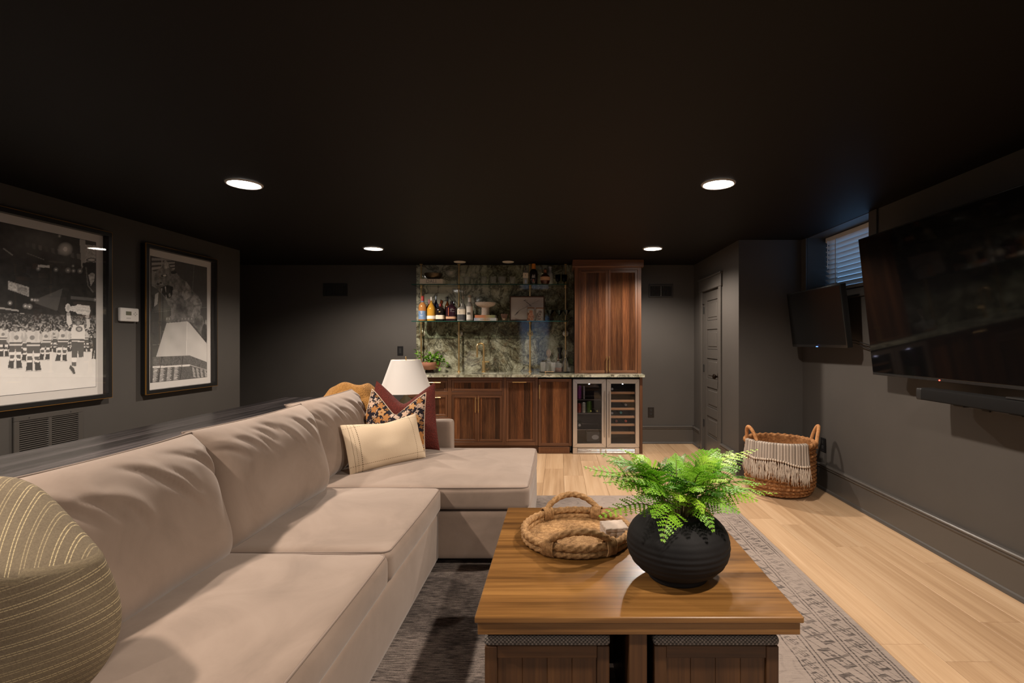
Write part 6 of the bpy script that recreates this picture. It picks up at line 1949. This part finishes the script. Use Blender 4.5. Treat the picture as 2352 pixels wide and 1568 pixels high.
for side in (-1, 1):
    c0 = R(90*side+ (4 if side > 0 else 2)); span = R(33)
    pts = []
    for k in range(25):
        u = k/24; a = c0+(u-.5)*2*span*(1.0)
        h = math.sin(PI*u)**.75; rad = tr-.012+.012*h
        pts.append((tx+rad*math.cos(a), ty+rad*math.sin(a), TZ+.050+.060*h))
    b = MB(); rope(b, pts, .0125, False); h_ = part('handle', b, M['rope'], t, 180)
    for u in (0, 1):
        a = c0+(u-.5)*2*span*.96
        p = Vector((tx+(tr-.012)*math.cos(a), ty+(tr-.012)*math.sin(a), TZ+.033)); tan = Vector((-math.sin(a), math.cos(a), 0)); rad = Vector((math.cos(a), math.sin(a), 0))
        b = MB()
        for k in range(8):
            c_ = p+tan*(k-3.5)*.0058
            ring = [c_+rad*(.0205*math.cos(q))+Vector((0,0,.033*math.sin(q))) for q in [2*PI*j/20 for j in range(20)]]
            ring = [Vector((w.x, w.y, max(w.z, TZ+.0042))) for w in ring]
            b.tube(ring, .0036, 6, closed=True)
        part('wrapping', b, M['rope'], h_, 180)
# scalloped stone coasters
stone = plain('pale stone', (.46,.37,.305), .8, var=.12, vscale=50, bump=.2)
cxx, cyy = .232, 2.098
for k, w in enumerate(('bottom', 'middle', 'topmost')):
    b = MB(); n = 72; rr = []
    ang0 = R(6+k*2)
    pts = []
    for q in range(n):
        a = 2*PI*q/n
        s_ = max(abs(math.cos(a)), abs(math.sin(a)))
        base = .049/s_**.9
        pts.append(base*(1+.075*abs(math.sin(a*6))-.03))
    z0 = TZ+.0135+k*.0167; h = .0160
    v = []; prof = [(.93, 0), (1, .0025), (1, h-.0025), (.95, h)]
    for m_, z in prof:
        for q in range(n):
            a = 2*PI*q/n+ang0; v.append((cxx+pts[q]*m_*math.cos(a)+.001*(k-1), cyy+pts[q]*m_*math.sin(a), z0+z))
    f = [(i*n+q, i*n+(q+1) % n, (i+1)*n+(q+1) % n, (i+1)*n+q) for i in range(3) for q in range(n)]
    f += [tuple(range(n-1, -1, -1)), tuple(3*n+q for q in range(n))]
    b.add(v, f)
    solo('stone_coaster', b, stone, w+' of the stacked pale scalloped stone coasters in the rope tray', 'coaster', 'stone coasters', 40, (cxx, cyy, z0))

# ================================================================== vase and fern
vx, vy = .4217, 1.775
b = MB()
prof = [(0,.001),(.098,.001),(.103,.004),(.106,.012),(.104,.018),(.110,.026)]
for k in range(64):
    u = k/63; a = -.83+u*1.70; zc = .120; hh = .116
    z = zc+hh*a
    r_ = .178*max(0., 1-abs(a)**2.25)**(1/2.25)
    r_ = max(r_, .092)
    w_ = .0008*math.sin(z*2*PI/.019)*(1 if z < .15 else .35)+.0010*noise.noise(Vector((z*90, 3, 1)))
    prof.append((r_+w_, z))
zt_ = prof[-1][1]
prof += [(.098, zt_+.006), (.096, zt_+.013), (.091, zt_+.016), (.085, zt_+.012), (.084, zt_-.01), (.10, zt_-.05), (.10,.06), (0,.05)]
b.lathe(prof, (vx, vy, TZ), 72)
g = G('matte black clay'); c = g.coord(); n = g.noise(c, 7, 5); f_ = g.noise(c, 120, 3)
g.set(color=g.ramp(n, [(.3,(.0065,.0062,.0068)),(.75,(.014,.0133,.0138))]), rough=.7, spec=.2); g.bump(f_+n, .25, .002)
solo('clay_vase', b, g.mat, 'round matte black clay vase with ridges holding the fern', 'vase', loc=(vx, vy, TZ), smooth=60)
b = MB(); b.lathe([(0,.0),(.098,.0)], (vx, vy, TZ+.160), 24)
MZ = TZ+.228
M['fern'] = [leaf_mat('fern green', (.020,.085,.008), (.055,.19,.012), (.10,.28,.02)), leaf_mat('bright fern green', (.07,.24,.012), (.17,.42,.02), (.30,.58,.05)), leaf_mat('fresh lime fern', (.14,.36,.015), (.30,.56,.03), (.46,.72,.08))]
M['rachis'] = plain('fern stalk', (.10,.075,.02), .6)
t = thing('fern', 'bright green fern spreading out of the black clay vase', 'plant', (vx, vy, TZ+.15))
fr = random.Random(17)
def frond(tip, droop=.05, width=.085, npin=17, tone=0, bow=.3, base=None, bare=.22):
    a = fr.uniform(0, 6.28); bx_, by_ = vx+.05*math.cos(a), vy+.05*math.sin(a)
    d = Vector(tip)-Vector((vx, vy, MZ))
    if base is None:
        h = Vector((d.x, d.y, 0)); h = h.normalized() if h.length > .01 else Vector((0, 0, 0))
        p0 = Vector((vx, vy, MZ-.05))+h*.045
    else: p0 = Vector(base)
    p3 = Vector(tip)
    p1 = p0+Vector((d.x*bow*.5, d.y*bow*.5, max(.06, .10+d.z*.6)+droop*.4)); p2 = p0.lerp(p3, .68)+Vector((0, 0, droop))
    def C(u): return p0*(1-u)**3+p1*3*u*(1-u)**2+p2*3*u*u*(1-u)+p3*u**3
    N = 26
    length = sum((C((k+1)/20)-C(k/20)).length for k in range(20)); gap = length*(1-bare)/npin
    pts = [C(k/N) for k in range(N+1)]
    roll = fr.uniform(-.5, .5)
    b = MB(); b.tube(pts, .0018, 5, radii=[.0022*(1-.75*k/N) for k in range(N+1)])
    b.mi = 1
    for k in range(npin):
        u = bare+(1-bare)*(k+.4)/npin
        p = C(u); tan = (C(min(1, u+.02))-C(u-.02)).normalized()
        side = tan.cross(Vector((0, 0, 1)))
        if side.length < .2: side = tan.cross(Vector((0, 1, 0)))
        side.normalize(); nrm = side.cross(tan).normalized()
        env = math.sin(PI*min(1, .16+.84*((u-bare)/(1-bare)))**.9)**.8 if u < .999 else .1
        env = max(.10, (1-((u-bare)/(1-bare))**1.6))*min(1, .55+(u-bare)*2.2)
        for sg in (-1, 1):
            L = width*env*fr.uniform(.88, 1.08)
            dirv = (side*sg*.90+tan*.50+nrm*(fr.uniform(-.20, .14)+roll*sg)).normalized()
            perp = dirv.cross(nrm).normalized()
            m = max(4, int(L/.0078))
            o0 = len(b.v)
            # midrib strip
            for j in range(m+1):
                w = j/m; q = p+dirv*L*w+Vector((0, 0, -.16*L*w*w))
                hw = max(.0016, min(.30*L*(1-w)**.7*.75, .0130, gap*.42)*.52)*(1-w*.6)
                b.v.append(tuple(q+perp*hw)); b.v.append(tuple(q-perp*hw))
            for j in range(m):
                b.f.append((o0+2*j, o0+2*j+1, o0+2*j+3, o0+2*j+2)); b.m.append(1)
            # saw-toothed lobes
            for j in range(m):
                w = (j+.3)/m; q = p+dirv*L*w+Vector((0, 0, -.16*L*w*w)); ll = .30*L*(1-w)**.7*.75+.0030
                ll = min(ll, .0130, gap*.42)
                for s2 in (-1, 1):
                    tipv = q+perp*s2*ll+dirv*ll*.62+nrm*fr.uniform(-.002, .0015)
                    hb_ = L/m*.46
                    i0 = len(b.v)
                    b.v += [tuple(q-dirv*hb_*.5), tuple(q+dirv*hb_), tuple(tipv+dirv*.0006), tuple(tipv-dirv*.0012)]
                    b.f.append((i0, i0+1, i0+2, i0+3)); b.m.append(1)
    return part('frond', b, [M['rachis'], M['fern'][tone]], t, 180)
FR = [  # tip in the picture, distance, droop, width, tone
 (1340,1071,1.72,.03,.075,2),(1378,1040,1.86,.05,.080,0),(1423,1030,1.95,.06,.080,2),(1512,1062,1.80,.05,.060,0),(1552,1040,1.90,.03,.055,0),(1575,1042,2.02,.04,.06,1),
 (1651,1030,1.86,.05,.085,1),(1682,1034,1.98,.06,.085,2),(1742,1030,1.90,.06,.060,2),(1787,1133,1.72,.05,.085,2),(1700,1178,1.62,.06,.07,1),(1374,1188,1.62,.05,.060,0),
 (1522,1247,1.50,.08,.070,2),(1500,1190,1.55,.06,.065,1),(1640,1224,1.60,.09,.055,1),(1418,1122,1.62,.06,.075,1),(1440,1065,1.72,.07,.085,1),(1470,1085,1.68,.06,.08,1),(1600,1060,1.75,.05,.075,1),
 (1630,1085,1.66,.07,.080,0),(1700,1075,1.80,.07,.085,1),(1735,1100,1.70,.07,.080,1),(1590,1110,1.62,.06,.07,0),(1545,1120,1.60,.05,.065,1),(1480,1130,1.60,.07,.075,0),(1660,1140,1.60,.06,.075,0),
 (1410,1050,2.0,.06,.07,1),(1615,1180,1.58,.08,.06,2),(1560,1075,1.9,.03,.06,0),(1530,1050,1.98,.04,.06,0),(1690,1060,2.05,.06,.08,0)]
FR += [(1392,1058,1.80,.06,.075,1),(1360,1092,1.70,.05,.070,1),(1405,1085,1.66,.06,.080,2),(1450,1045,1.88,.06,.080,2),(1470,1056,1.80,.05,.070,0),(1385,1108,1.62,.05,.065,1),
 (1462,1108,1.62,.06,.075,1),(1430,1098,1.60,.05,.075,2),(1640,1050,1.80,.06,.080,2),(1715,1048,1.92,.06,.085,1),(1760,1112,1.70,.06,.080,1),(1742,1150,1.66,.06,.080,2),(1720,1128,1.62,.06,.075,1),(1670,1105,1.62,.06,.080,2),
 (1612,1128,1.58,.06,.060,1),(1560,1150,1.58,.05,.055,2),(1668,1165,1.60,.07,.06,1),(1455,1150,1.60,.06,.06,1)]
for px, py, Y, dr, wd, tn in FR:
    frond(at(px, py, Y), dr, wd*1.05, 13, max(tn, 1) if fr.random() < .45 else tn)
b = MB()
for k in range(40):
    a = fr.uniform(0, 6.28); r_ = fr.uniform(0, .07); p = (vx+r_*math.cos(a), vy+r_*math.sin(a), TZ+.10)
    b.tube([p, (p[0]+fr.uniform(-.03, .03), p[1]+fr.uniform(-.03, .03), MZ+fr.uniform(.01, .05))], .0014, 4)
part('stalks', b, M['rachis'], t, 180, kind='stuff')

# ================================================================== basket with a fringed throw
bx_, by_ = 1.915, 4.34
t = thing('wicker_basket', 'tall braided wicker basket with two handles standing by the right wall', 'basket', (bx_, by_, 0))
HB, R0, R1 = .425, .245, .286
NU, NV = 220, 84
def brad(v):
    return R1-.012-(R1-R0)*1.3*max(0, 1-v/.28)**2-.008*max(0, v-.8)*5
def basket_pt(u, v):
    a = 2*PI*u; z = .004+HB*v
    r_ = brad(v)
    rows = v*13; k = int(rows) if v < 1 else 12; fr_ = rows-k
    ph = a*19+(PI if k % 2 else 0)+(fr_-.5)*2.4*(1 if k % 2 else -1)
    bump = .028*math.sin(PI*min(1, max(0, fr_)))**.7*(.45+.55*abs(math.sin(ph)))
    r_ += bump-.012
    return (bx_+r_*math.cos(a), by_+r_*math.sin(a), z)
b = MB(); b.grid(basket_pt, NU, NV); part('woven_body', b, M['hyacinth'], t, 180)
b = MB(); b.grid(lambda u, v: (bx_+(brad(v)-.016)*math.cos(2*PI*u), by_+(brad(v)-.016)*math.sin(2*PI*u), .010+HB*v), 80, 6); b.lathe([(0,.006),(R0-.03,.006)], (bx_, by_, 0), 40, cap=False)
part('lining', b, M['hyacinth'], t, 180)
b = MB(); n = 160
b.tube([(bx_+(R1-.010)*math.cos(2*PI*k/n), by_+(R1-.010)*math.sin(2*PI*k/n), HB+.010) for k in range(n)], .019, 14, True, fn=lambda s, an: 1+.22*math.cos(2*an+2*PI*s/.055)+.06*math.cos(5*an-2*PI*s/.055))
part('braided_rim', b, M['hyacinth'], t, 180)
for sg, an in ((-1, 196), (1, -10)):
    a = R(an); pts = []
    for k in range(23):
        u = k/22; q = a+(u-.5)*R(30)
        h = math.sin(PI*u); rad = R1-.004+.030*h
        zz = HB-.03+.178*h**.62
        pts.append((bx_+rad*math.cos(q), by_+rad*math.sin(q), zz))
    b = MB(); b.tube([pts[k//6].__class__ and tuple(Vector(pts[k//6]).lerp(Vector(pts[min(22, k//6+1)]), (k % 6)/6)) for k in range(22*6+1)], .0145, 12, fn=lambda s, an_: 1+.07*math.cos(2*PI*s/.011))
    part('handle', b, M['handle_wrap'], t, 180)
# throw blanket hung over the near rim
t = thing('throw_blanket', 'grey ribbed throw blanket with a long fringe hung over the wicker basket', 'blanket', (bx_, by_-.3, .2))
A0, A1 = R(-170), R(-71)
def cloth_pt(u, v):
    a = A0+(A1-A0)*u
    rib = .0035*math.sin(u*2*PI*24)+.007*noise.noise(Vector((u*8, v*1.5, 0)))
    if v < .25:
        q = v/.25; r_ = R1-.055+.070*q; z = HB-.02+.062*math.sin(q*PI*.55)
    else:
        q = (v-.25)/.75; r_ = R1+.030+.012*q+.016*abs(noise.noise(Vector((u*6, 0, 2)))); z = HB+.040-q*(.108+.055*u+.014*math.sin(u*9))-.0*q
    r_ += rib
    return (bx_+r_*math.cos(a), by_+r_*math.sin(a), z)
def ribbed():
    g = G('grey ribbed cotton'); c = g.coord(); u = g.attr('rib', 'Fac')
    s = (u*2*PI*24).sin(); st = g.white((u*24).floor())
    n = g.noise(c, 220, 3, .7)
    base = g.ramp(n*.45+s*.26+st*.34+.08, [(.2,(.20,.165,.135)),(.55,(.36,.30,.25)),(.9,(.52,.44,.37))])
    g.set(color=base, rough=.9); g.bump(n, .5, .002); return g.mat
b = MB(); b.grid(cloth_pt, 240, 30)
me = b.mesh('cloth', ribbed(), 180, (bx_, by_-.3, .2))
at_ = me.attributes.new('rib', 'FLOAT', 'POINT'); at_.data.foreach_set('value', [i/240 for j in range(31) for i in range(241)])
o = _link('cloth', me, t, (bx_, by_-.3, .2)); md = o.modifiers.new('thickness', 'SOLIDIFY'); md.thickness = .006; md.offset = 0
yarn = [plain('grey cream yarn', (.58,.49,.40), .95), plain('taupe yarn', (.42,.35,.285), .95)]
fr = random.Random(8)
NT = 30
for k in range(NT):
    u = (k+.5)/NT; p = Vector(cloth_pt(u, 1.0)); rad = Vector((p.x-bx_, p.y-by_, 0)).normalized(); tan = Vector((-rad.y, rad.x, 0))
    b = MB()
    b.lathe([(0,-.010),(.008,-.008),(.0095,0),(.007,.008),(0,.010)], p+Vector((0,0,-.004))+rad*.003, 8)
    for s_ in range(7):
        q = p+Vector((0, 0, -.010))+rad*.002; L = fr.uniform(.11, .165); pts = [q]; off = tan*fr.uniform(-.020, .020)+rad*fr.uniform(.0, .010)
        wob = fr.uniform(-.006, .006)
        for j in range(1, 7):
            w = j/6; pts.append(q+off*w**.6+tan*wob*math.sin(w*7+s_)+Vector((0, 0, -L*w)))
        b.mi = s_ % 2
        b.tube(pts, .0024, 5)
    part('tassel', b, yarn, t, 180)
